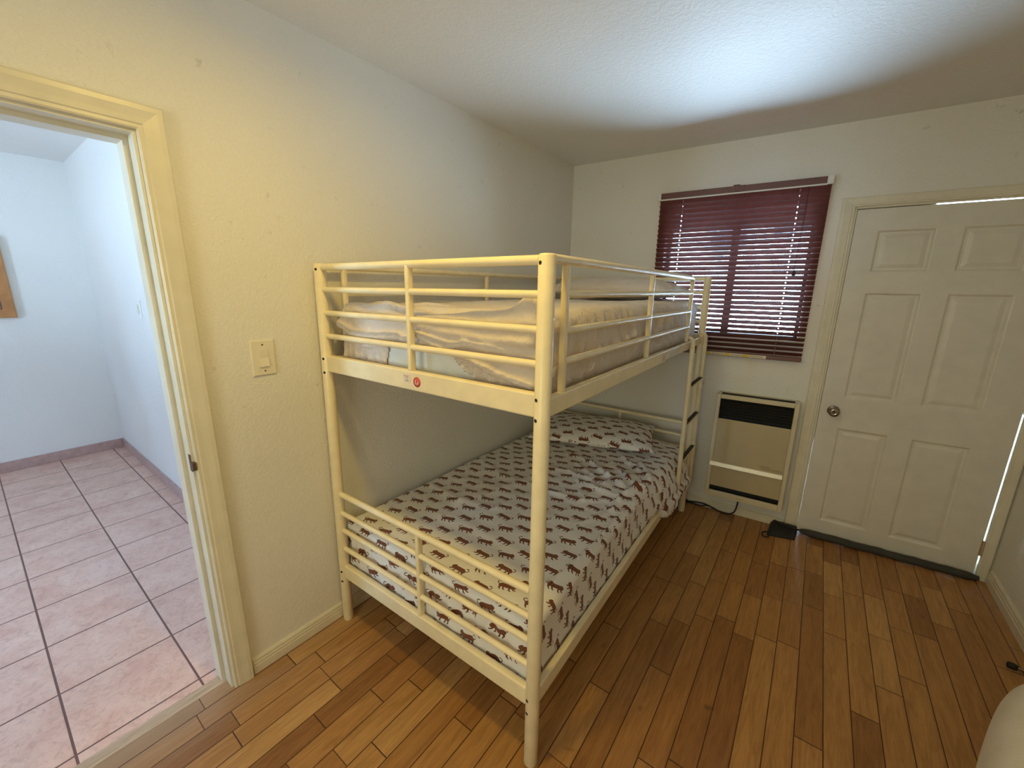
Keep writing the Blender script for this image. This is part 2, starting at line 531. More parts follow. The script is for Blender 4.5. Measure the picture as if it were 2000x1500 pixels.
# ------------------------------------------------------------------ room shell
# floor
b = MB(); 
b.add([(-0.047, YB, 0), (XR, YB, 0), (XR, yw(XR) + 0.2, 0), (-0.047, yw(0) + 0.2, 0),
       (-0.047, YB, -0.08), (XR, YB, -0.08), (XR, yw(XR) + 0.2, -0.08), (-0.047, yw(0) + 0.2, -0.08)],
      [(0, 1, 2, 3), (7, 6, 5, 4), (0, 4, 5, 1), (1, 5, 6, 2), (2, 6, 7, 3), (3, 7, 4, 0)])
struct(b.build('floor', M['floor']))
b = MB(); b.box(-3.7, -0.098, -3.3, 0.05, -0.08, 0.0)
struct(b.build('floor_tiled', M['tile']))
b = MB(); b.bbox(-0.098, -0.047, DY0 - .02, DY1 + 0.02, -0.08, 0.002, 0.002)
struct(b.build('trim_threshold', M['threshold']))
# ceiling
b = MB(); b.box(-0.001, XR + 0.2, YB - .2, yw(XR) + 0.25, HC, HC + 0.15)
struct(b.build('ceiling', M['ceil']))
b = MB(); b.box(-3.75, -0.0, -3.35, 0.3, 2.482, 2.63)
struct(b.build('ceiling_next_room', M['adj_wall']))
# left wall with doorway (two skins so that each side has its own paint)
def left_skin(xa, xb, name, mat, zt, ya, yb2):
    b = MB()
    b.box(xa, xb, ya, DY0, 0, zt)
    b.box(xa, xb, DY1, yb2, 0, zt)
    b.box(xa, xb, DY0, DY1, DZ, zt)
    return struct(b.build(name, mat))
left_skin(-0.08, 0.0, 'wall_left', M['wall'], HC + .08, YB - .1, yw(0) + 0.2)
left_skin(-WT, -0.08, 'wall_left_rear_face', M['adj_wall'], 2.55, -3.3, 0.2)
# right wall, front wall
b = MB(); b.box(XR, XR + 0.15, YB - .1, yw(XR) + 0.25, -0.08, HC)
struct(b.build('wall_right', M['wall']))
FX0, FX1, FZ0, FZ1 = 0.70, 1.80, 0.95, 2.05          # made-up window behind the camera, added for fill light
b = MB(); b.box(-0.05, FX0, YB - 0.15, YB, -0.08, HC); b.box(FX1, XR + .1, YB - 0.15, YB, -0.08, HC)
b.box(FX0, FX1, YB - 0.15, YB, -0.08, FZ0); b.box(FX0, FX1, YB - 0.15, YB, FZ1, HC)
struct(b.build('wall_front', M['wall']))
# back wall with window opening and door opening
WX0, WX1, WZ0, WZ1 = 0.70, 1.53, 1.225, 2.06
LX0, LX1, LZ1 = 1.7021, 2.5023, 1.9582        # door leaf
GX = 0.0024
BT = 0.14
b = MB(BK)
def bwbox(x0, x1, z0, z1):
    b.box(x0, x1, -BT, 0, z0, z1)
GR, GT = 0.0065, 0.0055
OX0, OX1, OZ1 = LX0 - GX - 0.02, LX1 + GR + 0.02, LZ1 + GT + 0.02
bwbox(-0.1, WX0, -0.08, HC); bwbox(WX0, WX1, -0.08, WZ0); bwbox(WX0, WX1, WZ1, HC)
bwbox(WX1, OX0, -0.08, HC); bwbox(OX0, OX1, OZ1, HC); bwbox(OX1, XR + 0.1, -0.08, HC)
struct(b.build('wall_back', M['wall']))
# exterior porch step under the door (keeps the sill closed)
b = MB(BK); b.box(OX0, OX1, -BT, 0.0, -0.08, 0.0)
struct(b.build('trim_door_sill', M['threshold']))

# next room walls
b = MB(); b.box(-3.7, -WT, -0.105, 0.05, 0, 2.5)
struct(b.build('wall_right_next_room', M['adj_wall']))
b = MB(); b.box(-3.7, -3.55, -3.3, 0.05, 0, 2.5)
struct(b.build('wall_back_next_room', M['adj_wall']))
# far side with its own window opening (daylight source of that room)
b = MB()
b.box(-3.7, -1.42, -3.4, -3.25, 0, 2.5); b.box(-0.78, 0.0, -3.4, -3.25, 0, 2.5)
b.box(-1.42, -0.78, -3.4, -3.25, 0, 0.9); b.box(-1.42, -0.78, -3.4, -3.25, 2.1, 2.5)
struct(b.build('wall_left_next_room', M['adj_wall']))
b = MB(); b.box(-1.42, -0.78, -3.36, -3.33, 0.9, 0.94); b.box(-1.42, -0.78, -3.36, -3.33, 2.06, 2.1)
b.box(-1.42, -1.38, -3.36, -3.33, 0.9, 2.1); b.box(-0.82, -0.78, -3.36, -3.33, 0.9, 2.1); b.box(-1.12, -1.08, -3.36, -3.33, 0.9, 2.1)
struct(b.build('window_2', M['trim']))
b = MB(); yy = YB - 0.1
b.box(FX0, FX1, yy, yy + .03, FZ0, FZ0 + .04); b.box(FX0, FX1, yy, yy + .03, FZ1 - .04, FZ1)
b.box(FX0, FX0 + .04, yy, yy + .03, FZ0, FZ1); b.box(FX1 - .04, FX1, yy, yy + .03, FZ0, FZ1); b.box((FX0 + FX1) / 2 - .02, (FX0 + FX1) / 2 + .02, yy, yy + .03, FZ0, FZ1)
struct(b.build('window_added_fill', M['trim']))  # added frame around the front fill light, out of view
b = MB(); b.box(FX0 - .05, FX1 + .05, YB - 0.19, YB - 0.16, FZ0 - .05, FZ1 + .05)
struct(b.build('trim_added_fill_backing', M['trim']))  # unseen panel added to close off the made-up window
# tile baseboards next room
b = MB(); b.bbox(-3.55, -WT, -0.117, -0.105, 0, 0.085, 0.003)
struct(b.build('baseboard_right_next_room', M['tile_base']))
b = MB(); b.bbox(-3.55, -3.538, -3.25, -0.117, 0, 0.085, 0.003)
struct(b.build('baseboard_back_next_room', M['tile_base']))

# ---- doorway lining (jamb) and casing on the left wall
b = MB()
JT = 0.012
b.box(-WT, 0.0, DY1 - JT, DY1, 0, DZ - JT)                 # side lining
b.box(-WT, 0.0, DY0, DY0 + JT, 0, DZ - JT)
b.box(-WT, 0.0, DY0, DY1, DZ - JT, DZ)
# stops
b.box(-WT + 0.012, -0.055, DY1 - JT - 0.013, DY1 - JT, 0, DZ - JT - 0.013)
b.box(-WT + 0.012, -0.055, DY0 + JT, DY0 + JT + 0.013, 0, DZ - JT - 0.013)
b.box(-WT + 0.012, -0.055, DY0 + JT, DY1 - JT, DZ - JT - 0.013, DZ - JT)
struct(b.build('trim_doorway_jamb', M['trim']))
# casing, profile (distance from inner edge, thickness)
CW = 0.066
cprof = [(0.0, 0.0), (0.0, 0.011), (0.004, 0.014), (0.012, 0.014), (0.015, 0.017), (0.030, 0.018), (0.050, 0.021), (0.062, 0.021), (CW, 0.017), (CW, 0.0)]
def casing(name, mat, P, Q, R, S, nrm, xf=None, prof=cprof):
    """mitred casing: path P-Q-R-S (inner edge), outward direction handled per corner"""
    b = MB(xf)
    pts = [Vector(p) for p in (P, Q, R, S)]
    def outs(i):
        # outward offset direction for each path corner
        return [Vector(o) for o in nrm][i]
    n = len(prof)
    vs = []
    for i, p in enumerate(pts):
        o = outs(i)
        for (d, t) in prof:
            vs.append(tuple(p + o * d + Vector(T_) * t))
    fs = []
    for i in range(3):
        for k in range(n):
            fs.append((i * n + k, i * n + (k + 1) % n, (i + 1) * n + (k + 1) % n, (i + 1) * n + k))
    fs += [list(range(n))[::-1], [3 * n + k for k in range(n)]]
    b.add(vs, fs)
    return struct(b.build(name, mat))
T_ = (1, 0, 0)
ie = DY1 - 0.004
casing('trim_doorway_casing', M['trim'], (0, ie, 0.0), (0, ie, DZ - 0.004), (0, DY0 + 0.004, DZ - 0.004), (0, DY0 + 0.004, 0.0),
       [(0, 1, 0), (0, 1, 1), (0, -1, 1), (0, -1, 0)])
# strike plate recess on the jamb
b = MB(); b.bbox(-0.016, 0.002, DY1 - JT - 0.0022, DY1 - JT, 0.905, 0.965, 0.001)
b.bbox(-0.003, 0.0165, DY1 - JT - 0.0022, DY1 - JT + 0.008, 0.912, 0.940, 0.001)
sp_ = b.build('strike_plate', M['strike'])
tag(sp_, 'small dark strike plate on the doorway jamb at handle height', 'strike plate')

# ---- baseboards of the bedroom
def bb_prof(h):
    return [(0, 0), (0.012, 0), (0.012, h * 0.50), (0.0095, h * 0.53), (0.0115, h * 0.57), (0.0115, h * 0.70), (0.009, h * 0.73),
            (0.0105, h * 0.77), (0.0100, h * 0.90), (0.006, h), (0, h)]
b = MB(); b.prism(bb_prof(0.068), DY1 + 0.066, yw(0) + .01, 'y')
struct(b.build('baseboard_left', M['trim']))
b = MB(BK)
b.prism([(t, z) for t, z in bb_prof(0.075)], 0.012, LX0 - 0.080, 'x')
struct(b.build('baseboard_back', M['trim']))
b = MB(lambda x, y, z: Vector((XR - x, y, z))); b.prism(bb_prof(0.085), YB, yw(XR) - 0.03, 'y')
struct(b.build('baseboard_right', M['trim']))

# ------------------------------------------------------------------ back door
def panel_door():
    """leaf with six raised panels: grid of x/z lines with recessed border and raised centre"""
    b = MB(BK)
    cols = [(1.802, 2.036), (2.131, 2.366)]
    rows = [(0.112, 0.727), (0.912, 1.520), (1.628, 1.848)]
    T = 0.0                        # front face distance into room
    b.box(LX0, LX1, -0.040, -0.012, 0.012, LZ1)       # core
    xs = [LX0, cols[0][0], cols[0][1], cols[1][0], cols[1][1], LX1]
    zs = [0.012, rows[0][0], rows[0][1], rows[1][0], rows[1][1], rows[2][0], rows[2][1], LZ1]
    b2 = []
    for i in range(5):
        for j in range(7):
            x0, x1, z0, z1 = xs[i], xs[i + 1], zs[j], zs[j + 1]
            if i in (1, 3) and j in (1, 3, 5):
                lv = [(0, T), (0.004, T - 0.001), (0.012, T - 0.009), (0.022, T - 0.0095), (0.040, T - 0.0035), (0.044, T - 0.003)]
                vs, fs = [], []
                for (ins, o) in lv:
                    vs += [(x0 + ins, o, z0 + ins), (x1 - ins, o, z0 + ins), (x1 - ins, o, z1 - ins), (x0 + ins, o, z1 - ins)]
                for k in range(len(lv) - 1):
                    for q in range(4):
                        fs.append((k * 4 + q, k * 4 + (q + 1) % 4, (k + 1) * 4 + (q + 1) % 4, (k + 1) * 4 + q))
                fs.append(tuple((len(lv) - 1) * 4 + q for q in range(4)))
                b.add(vs, fs)
            else:
                b.add([(x0, T, z0), (x1, T, z0), (x1, T, z1), (x0, T, z1)], [(0, 1, 2, 3)])
    # edges joining face to core
    b.add([(LX0, T, 0.012), (LX0, T, LZ1), (LX0, -0.012, LZ1), (LX0, -0.012, 0.012)], [(0, 1, 2, 3)])
    b.add([(LX1, T, 0.012), (LX1, T, LZ1), (LX1, -0.012, LZ1), (LX1, -0.012, 0.012)], [(0, 1, 2, 3)])
    b.add([(LX0, T, LZ1), (LX1, T, LZ1), (LX1, -0.012, LZ1), (LX0, -0.012, LZ1)], [(0, 1, 2, 3)])
    b.add([(LX0, T, 0.012), (LX1, T, 0.012), (LX1, -0.012, 0.012), (LX0, -0.012, 0.012)], [(0, 1, 2, 3)])
    return b
d1 = struct(panel_door().build('door_1', M['door'], recalc=True))
b = MB(BK)
kx, kz = 1.7675, 0.829
b.lathe((kx, 0, kz), (0, 1, 0), [(0, 0.0), (0.0, 0.031), (0.003, 0.031), (0.006, 0.028), (0.008, 0.014), (0.022, 0.012), (0.028, 0.020),
                                 (0.036, 0.026), (0.046, 0.0275), (0.054, 0.024), (0.0575, 0.017), (0.0565, 0.011), (0.055, 0.006), (0.055, 0.0)], 32)
kn = b.build('door_knob', M['chrome'], d1)
b = MB(BK); b.lathe((kx, 0.0553, kz), (0, 1, 0), [(0, 0.0), (0, 0.007), (0.003, 0.006), (0.003, 0)], 16); b.box(kx - .001, kx + .001, .0583, .0588, kz - .004, kz + .004)
b.build('lock_button', M['bolt'], kn)
for z0 in (0.14, 1.70):
    b = MB(BK)
    b.tube([(LX1 + 0.004, 0.006, z0), (LX1 + 0.004, 0.006, z0 + 0.088)], 0.006, 12)
    b.box(LX1 - 0.005, LX1 + 0.010, -0.001, 0.0015, z0, z0 + 0.088)
    for q in (0.03, 0.059):
        b.lathe((LX1 + 0.004, 0.006, z0 + q), (0, 0, 1), [(0, 0.0062), (0.001, 0.0066), (0.002, 0.0062)], 12)
    b.build('hinge', M['brass'], d1)
# jamb lining around the leaf, casing
b = MB(BK)
b.box(OX0, LX0 - GX, -BT, 0.0, 0, OZ1); b.box(LX1 + GR, OX1, -BT, 0.0, 0, OZ1); b.box(OX0, OX1, -BT, 0.0, LZ1 + GT, OZ1)
# stops behind the leaf; the warped leaf leaves daylight only low on both sides and at the top right
b.box(LX0 - GX - .001, LX0 + 0.012, -0.060, -0.042, 0.62, OZ1); b.box(LX1 - 0.012, LX1 + GR + .001, -0.060, -0.042, 0.93, OZ1)
b.box(LX0 - GX, 2.02, -0.060, -0.042, LZ1 - 0.012, LZ1 + GT + .001)
struct(b.build('trim_door_jamb', M['trim']))
T_ = (0, 1, 0)
cp2 = [(d * 0.92, t * 0.85) for d, t in cprof]
b_in = 0.010
casing('trim_door_casing', M['trim'], (LX0 - GX - b_in, 0, 0), (LX0 - GX - b_in, 0, LZ1 + GT + b_in),
       (LX1 + GR + 0.002, 0, LZ1 + GT + b_in), (LX1 + GR + 0.002, 0, 0),
       [(-1, 0, 0), (-1, 0, 0.78), (0.66, 0, 0.78), (0.66, 0, 0)], BK, cp2)
# latch pocket
b = MB(BK); b.box(LX0 - GX - 0.002, LX0 - 0.0008, -0.012, -0.0005, 0.80, 0.868)
b.build('latch_plate', M['strike'], d1)
# draft stopper
b = MB(BK)
pts = []
for i in range(41):
    t = i / 40
    x = 1.716 + t * (2.515 - 1.716)
    pts.append((x, 0.034 + 0.002 * math.sin(t * 23), 0.021 + 0.0012 * math.sin(t * 31)))
b.tube(pts, [0.012 + 0.009 * min(1, 4 * i / 10, 4 * (40 - i) / 10) + 0.001 * math.sin(i * 1.7) for i in range(41)], 16)
b.tube([(x, 0.014, 0.012 + 0.0005 * math.sin(x * 30)) for x, _, _ in pts], 0.011, 12)
tag(b.build('draft_stopper', M['sweep']), 'long dark grey draft stopper lying along the bottom of the white door', 'draft stopper')

# door stop on the right baseboard
b = MB()
e = empty('door_stop', (XR - 0.012, 1.475, 0.03), 'small dark door stop standing off the right wall baseboard near the floor', 'door stop')
b = MB()
b.tube([(0, 0, 0), (-0.068, 0.015, -0.002)], [0.007, 0.006], 12)
b.build('stem', M['chrome'], e)
b = MB(); b.lathe((-0.065, 0.0145, -0.002), (-1, 0.2, -0.03), [(0, 0.0), (0, 0.011), (0.012, 0.014), (0.026, 0.013), (0.030, 0.008), (0.031, 0)], 16)
b.build('rubber_tip', M['black'], e)

# ------------------------------------------------------------------ window and blind
b = MB(BK)
b.box(WX0, WX1, -BT, -0.10, WZ0, WZ0 + 0.02); b.box(WX0, WX1, -BT, -0.10, WZ1 - 0.02, WZ1)
b.box(WX0, WX0 + 0.02, -BT, -0.10, WZ0, WZ1); b.box(WX1 - 0.02, WX1, -BT, -0.10, WZ0, WZ1)
b.box(1.095, 1.140, -BT, -0.095, WZ0, WZ1)
win = struct(b.build('window_1', M['winframe']))
gm, gnt, gb = new_mat('window_glass')
gb.inputs['Base Color'].default_value = (1, 1, 1, 1)
gb.inputs['Transmission Weight'].default_value = 1.0
gb.inputs['Roughness'].default_value = 0.0
gb.inputs['IOR'].default_value = 1.0
gb.inputs['Specular IOR Level'].default_value = 0.1
tr = N(gnt, 'ShaderNodeBsdfTransparent'); gl = N(gnt, 'ShaderNodeBsdfGlossy'); gl.inputs['Roughness'].default_value = 0.02
fr = N(gnt, 'ShaderNodeFresnel'); fr.inputs['IOR'].default_value = 1.45
mx = N(gnt, 'ShaderNodeMixShader')
lk(gnt, fr.outputs[0], mx.inputs[0]); lk(gnt, tr.outputs[0], mx.inputs[1]); lk(gnt, gl.outputs[0], mx.inputs[2])
lk(gnt, mx.outputs[0], gnt.nodes['Material Output'].inputs[0])
for x0, x1 in ((WX0 + .02, 1.096), (1.139, WX1 - .02)):
    b = MB(BK); b.box(x0, x1, -0.124, -0.120, WZ0 + .02, WZ1 - .02)
    b.build('window_pane', gm, win)
# wooden-look blind
BX0, BX1 = 0.657, 1.566
bl = empty('window_blind', tuple(BK((BX0 + BX1) / 2, 0.0, 1.115)), 'dark mahogany horizontal slat blind hanging over the bedroom window', 'blind')
boff = Vector(bl.location)
def bbuild(b, name, mat, par=bl, mats=None, smooth=False):
    o = b.build(name, mat, par, mats, off=boff)
    return o
OB = 0.036                                                  # slat centre distance from wall
b = MB(BK); b.bbox(BX0 + 0.004, BX1 - 0.02, 0.012, 0.050, 2.100, 2.138, 0.003)
hr = bbuild(b, 'headrail', M['slat'])
b = MB(BK); b.bbox(BX0 + 0.004, BX1 - 0.02, 0.046, 0.056, 2.092, 2.101, 0.002)
bbuild(b, 'headrail_lip', M['clear'])
for x0, x1 in ((BX0 - 0.012, BX0 + 0.006), (BX1 - 0.024, BX1 + 0.006)):
    b = MB(BK); b.bbox(x0, x1, 0.0, 0.056, 2.095, 2.143, 0.003)
    bbuild(b, 'end_bracket', M['clear'])
b = MB(BK); b.bbox(1.080, 1.116, 0.0, 0.030, 2.136, 2.149, 0.002); b.bbox(1.094, 1.146, 0.048, 0.0525, 2.104, 2.139, 0.002)
bbuild(b, 'centre_bracket', M['slat'])
NS = 32
ZT, ZB = 2.082, 1.150
SW = 0.0355
TILT = math.radians(45)
CORD = [0.800, 1.425]
def slat_mesh(tilt, seed):
    b = MB(BK)
    rnd = random.Random(seed)
    sag = rnd.uniform(-0.0008, 0.0008)
    # cross-section: curved strip, room edge high, outer edge low
    segs = 6
    th = 0.0014
    def sec(s):                   # s in -1..1 (outer..room)
        a = s * SW / 2
        crown = 0.0022 * (1 - s * s)
        o = a * math.cos(tilt) - crown * math.sin(tilt)
        z = a * math.sin(tilt) + crown * math.cos(tilt)
        return o, z
    def strip(x0, x1, s0, s1, nn):
        ss = [s0 + (s1 - s0) * i / nn for i in range(nn + 1)]
        nx = max(1, int((x1 - x0) / 0.12))
        vs, fs = [], []
        for k in range(nx + 1):
            x = x0 + (x1 - x0) * k / nx
            dz = sag * math.sin(math.pi * (x - BX0) / (BX1 - BX0))
            top = [sec(s) for s in ss]
            bot = [(o + th * math.sin(tilt), z - th * math.cos(tilt)) for o, z in top]
            for o, z in top + bot[::-1]:
                vs.append((x, o, z + dz))
        m_ = 2 * (nn + 1)
        for k in range(nx):
            for i in range(m_):
                fs.append((k * m_ + i, k * m_ + (i + 1) % m_, (k + 1) * m_ + (i + 1) % m_, (k + 1) * m_ + i))
        fs.append(list(range(m_))[::-1]); fs.append([nx * m_ + i for i in range(m_)])
        b.add(vs, fs)
    hw = 0.0024
    xs = [BX0]
    for c_ in CORD:
        strip(xs[-1], c_ - hw, -1, 1, segs)
        strip(c_ - hw, c_ + hw, -1, -0.24, 3)
        strip(c_ - hw, c_ + hw, 0.24, 1, 3)
        xs.append(c_ + hw)
    strip(xs[-1], BX1, -1, 1, segs)
    return b
for i in range(NS):
    z = ZT + (ZB - ZT) * i / (NS - 1)
    tl = TILT + math.radians(11) * math.exp(-i / 6.0) - (math.radians(6) if i > 26 else 0) + random.uniform(-.02, .02)
    b = slat_mesh(tl, i)
    b.v = [v + Vector((OB * SA, -OB * CA, z)) for v in b.v]
    bbuild(b, 'slat', M['slat'])
b = MB(BK); b.bbox(BX0, BX1, 0.022, 0.048, 1.106, 1.134, 0.004)
br = bbuild(b, 'bottom_rail', M['slat'])
b = MB(BK); b.box(0.98, 1.385, 0.0478, 0.0492, 1.109, 1.128)
lb = bbuild(b, 'warning_label', M['label'], br)
lb['label'] = 'pale paper label with yellow marks'
b = MB(BK)
for x0, x1 in ((1.045, 1.07), (1.155, 1.185), (1.255, 1.29)):
    b.box(x0, x1, 0.0490, 0.0496, 1.111, 1.126)
b.mi = 1
for x0, x1 in ((1.075, 1.15), (1.19, 1.25), (1.295, 1.37)):
    for zz in (1.114, 1.118, 1.122):
        b.box(x0, x1, 0.0490, 0.0495, zz, zz + 0.0012)
b.mi = 0
o = b.build('label_print', None, br, [M['yellow'], M['print']], off=boff)
for x in CORD:
    b = MB(BK)
    b.tube([(x, OB, 2.10), (x, OB, 1.12)], 0.0009, 6)
    bbuild(b, 'lift_cord', M['cord'])
    b = MB(BK)
    for o_ in (OB - 0.0145, OB + 0.0145):
        for dx in (-0.006, 0.006):
            b.tube([(x + dx, o_, 2.098), (x + dx, o_, 1.13)], 0.0005, 4)
    bbuild(b, 'ladder_cord', M['dcord'])
b = MB(BK)
cp = [(1.462, 0.054, 2.10), (1.462, 0.058, 1.95), (1.459, 0.058, 1.8), (1.455, 0.058, 1.64)]
b.tube(cp, 0.0014, 6); b.tube([(x + 0.004, o_, z) for x, o_, z in cp], 0.0012, 6)
bbuild(b, 'pull_cord', M['dcord'])
b = MB(BK); b.lathe((1.457, 0.058, 1.645), (0, 0, -1), [(0, 0.0), (0, 0.003), (0.008, 0.006), (0.022, 0.0095), (0.030, 0.010), (0.034, 0.008), (0.034, 0)], 16)
bbuild(b, 'cord_tassel', M['dcord'])
# patio roof outside shading the upper half of the window
b = MB(); b.box(-1.5, 5.0, 2.55, 5.6, 2.32, 2.42)
struct(b.build('trim_patio_roof', M['trim']))

# ------------------------------------------------------------------ light switch
def switch(name, base, lab, w2, h2, face):
    e = empty(name, base, lab, 'light switch')
    return e
sw = empty('light_switch', (0, -0.2087, 1.2612), 'ivory rocker light switch on the wall between the doorway and the bunk bed', 'light switch')
w2, h2 = 0.0404, 0.0645
b = MB()
b.add([(0, -w2, -h2), (0, w2, -h2), (0, w2, h2), (0, -w2, h2), (0.0045, -w2, -h2), (0.0045, w2, -h2), (0.0045, w2, h2), (0.0045, -w2, h2),
       (0.0068, -w2 + .003, -h2 + .003), (0.0068, w2 - .003, -h2 + .003), (0.0068, w2 - .003, h2 - .003), (0.0068, -w2 + .003, h2 - .003)],
      [(0, 1, 5, 4), (1, 2, 6, 5), (2, 3, 7, 6), (3, 0, 4, 7), (4, 5, 9, 8), (5, 6, 10, 9), (6, 7, 11, 10), (7, 4, 8, 11), (8, 9, 10, 11), (0, 3, 2, 1)])
pl = b.build('wall_plate', M['white_plastic'], sw)
b = MB(); b.prism([(0.006, -0.0315), (0.0135, -0.0315), (0.0085, 0.0), (0.0098, 0.031), (0.006, 0.031)], -0.0155, 0.0155, 'y')
b.build('rocker', M['white_plastic'], sw)
for z in (-0.048, 0.048):
    b = MB(); b.lathe((0.0068, 0, z), (1, 0, 0), [(0, 0.0032), (0.0008, 0.003), (0.0008, 0)], 12)
    b.build('screw', M['strike'], pl)
s2 = empty('light_switch', (-2.07, -0.105, 1.35), 'thin white light switch on the bluish wall of the room beyond the doorway', 'light switch')
b = MB(); b.bbox(-0.038, 0.038, -0.007, 0, -0.06, 0.06, 0.003); b.build('wall_plate', M['adj_wall'], s2)
b = MB(); b.bbox(-0.016, 0.016, -0.010, -0.006, -0.032, 0.032, 0.002); b.build('rocker', M['trim'], s2)

# cabinet in next room
cb_ = empty('wall_cabinet', (-3.55, -0.95, 1.245), 'orange wooden wall cabinet on the pale wall beyond the doorway', 'cabinet')
b = MB(); b.bbox(0, 0.035, -0.385, 0.392, -0.004, 0.62, 0.003); b.build('body', M['pale_wood'], cb_)
b = MB(); b.bbox(0.035, 0.048, -0.378, 0.385, 0.003, 0.613, 0.003)
dr = b.build('cabinet_door', M['orange_wood'], cb_)
b = MB()
for y0, y1, z0, z1 in ((-0.315, 0.322, 0.066, 0.072), (-0.315, 0.322, 0.545, 0.551), (-0.315, -0.309, 0.072, 0.545), (0.316, 0.322, 0.072, 0.545)):
    b.box(0.047, 0.051, y0, y1, z0, z1)
b.build('panel_bead', M['strike'], dr)

# ------------------------------------------------------------------ wall heater
HX0, HX1, HZ0, HZ1, HD = 1.148, 1.597, 0.150, 0.865, 0.122
ht = empty('wall_heater', tuple(BK((HX0 + HX1) / 2, 0, HZ0)), 'beige metal gas wall heater with black grille between the ladder and the door', 'heater')
hoff = Vector(ht.location)
def hb(b, name, mat, par=ht, mats=None):
    return b.build(name, mat, par, mats, off=hoff)
fr_w = 0.024
b = MB(BK)
b.bbox(HX0, HX0 + fr_w, 0, HD, HZ0, HZ1, 0.004)                                   # left cheek
b.bbox(HX1 - fr_w, HX1, 0, HD, HZ0, HZ1, 0.004)                                   # right cheek
b.bbox(HX0 + fr_w, HX1 - fr_w, HD - 0.020, HD, 0.838, HZ1, 0.003)                 # top front rail
b.bbox(HX0 + fr_w, HX1 - fr_w, 0, 0.018, 0.838, HZ1, 0.003)                       # top rear rail
b.bbox(HX0 + fr_w, HX1 - fr_w, HD - 0.022, HD - 0.004, HZ0, 0.190, 0.003)                  # bottom rail
hb(b, 'casing', M['heater_frame'])
b = MB(BK); b.box(HX0 + fr_w, HX1 - fr_w, 0.004, 0.060, HZ0 + .004, 0.842); b.box(HX0 + fr_w, HX1 - fr_w, 0.018, HD - 0.020, 0.846, 0.858)  # upper flat dark plate stands in for shade inside the top opening
b.box(HX0 + fr_w, HX1 - fr_w, 0.060, HD - 0.022, HZ0 + .004, HZ0 + .012)
hb(b, 'inner_box', M['dark'])
b = MB(BK); b.bbox(HX0 + fr_w, HX1 - fr_w, HD - 0.014, HD - 0.004, 0.398, 0.703, 0.002)
fp = hb(b, 'front_panel', M['heater'])
b = MB(BK); b.bbox(HX0 + fr_w, HX1 - fr_w, HD - 0.018, HD - 0.008, 0.226, 0.372, 0.002)
hb(b, 'lower_panel', M['heater'])
b = MB(BK); b.prism([(HD - 0.012, 0.370), (HD + 0.010, 0.372), (HD + 0.011, 0.377), (HD + 0.002, 0.399), (HD - 0.012, 0.401)], HX0 + 0.010, HX1 - fr_w - 0.002, 'x')
hb(b, 'handle_bar', M['alu'])
for i in range(7):
    z = 0.713 + i * 0.018
    b = MB(BK); b.prism([(HD - 0.040, z + 0.010), (HD - 0.026, z), (HD - 0.025, z + 0.001), (HD - 0.039, z + 0.011)], HX0 + fr_w, HX1 - fr_w, 'x')
    hb(b, 'louver', M['dark2'])
for i in range(4):
    b = MB(BK); b.box(HX0 + fr_w, HX1 - fr_w, 0.034 + i * 0.017, 0.036 + i * 0.017, 0.857, 0.861)
    hb(b, 'top_grille_bar', M['dark2'])
b = MB(BK)
rnd = random.Random(3)
x = 1.452
for row, (xa, xb2, z, h) in enumerate(((1.442, 1.492, 0.4290, 0.0040), (1.442, 1.560, 0.4195, 0.0030), (1.455, 1.565, 0.4125, 0.0026))):
    x = xa
    while x < xb2:
        l = rnd.uniform(0.002, 0.006)
        b.box(x, x + l, HD - 0.0045, HD - 0.0036, z, z + h)
        x += l + 0.0014
pr = hb(b, 'printed_text', M['print'], fp)
b = MB(BK)
for xx in (1.330, 1.345, 1.352, 1.360, 1.368, 1.376):
    b.box(xx, xx + 0.004, HD - 0.0045, HD - 0.0036, 0.168, 0.172)
hb(b, 'maker_mark', M['print'])

# black cord along the back baseboard
def smooth_path(pts, n=8):
    P = [Vector(p) for p in pts]
    out = []
    for i in range(len(P) - 1):
        p0, p1, p2, p3 = P[max(i - 1, 0)], P[i], P[i + 1], P[min(i + 2, len(P) - 1)]
        for k in range(n):
            t = k / n
            out.append(0.5 * ((2 * p1) + (-p0 + p2) * t + (2 * p0 - 5 * p1 + 4 * p2 - p3) * t * t + (-p0 + 3 * p1 - 3 * p2 + p3) * t ** 3))
    out.append(P[-1])
    return out
b = MB(BK)
b.tube(smooth_path([(1.352, 0.030, 0.150), (1.350, 0.034, 0.085), (1.338, 0.040, 0.030), (1.300, 0.045, 0.006), (1.240, 0.034, 0.006), (1.180, 0.022, 0.018),
                    (1.120, 0.024, 0.006), (1.060, 0.020, 0.006), (1.020, 0.020, 0.007)]), 0.0045, 10)
b.tube(smooth_path([(1.215, 0.030, 0.012), (1.15, 0.020, 0.024), (1.09, 0.021, 0.020), (1.04, 0.022, 0.012)]), 0.0055, 10)
b.tube([(1.045, 0.022, 0.012), (1.030, 0.024, 0.012), (1.012, 0.026, 0.012), (1.000, 0.026, 0.011)], [0.008, 0.012, 0.012, 0.008], 12)
tag(b.build('power_cord', M['black']), 'black cord lying along the back baseboard under the heater', 'cord')

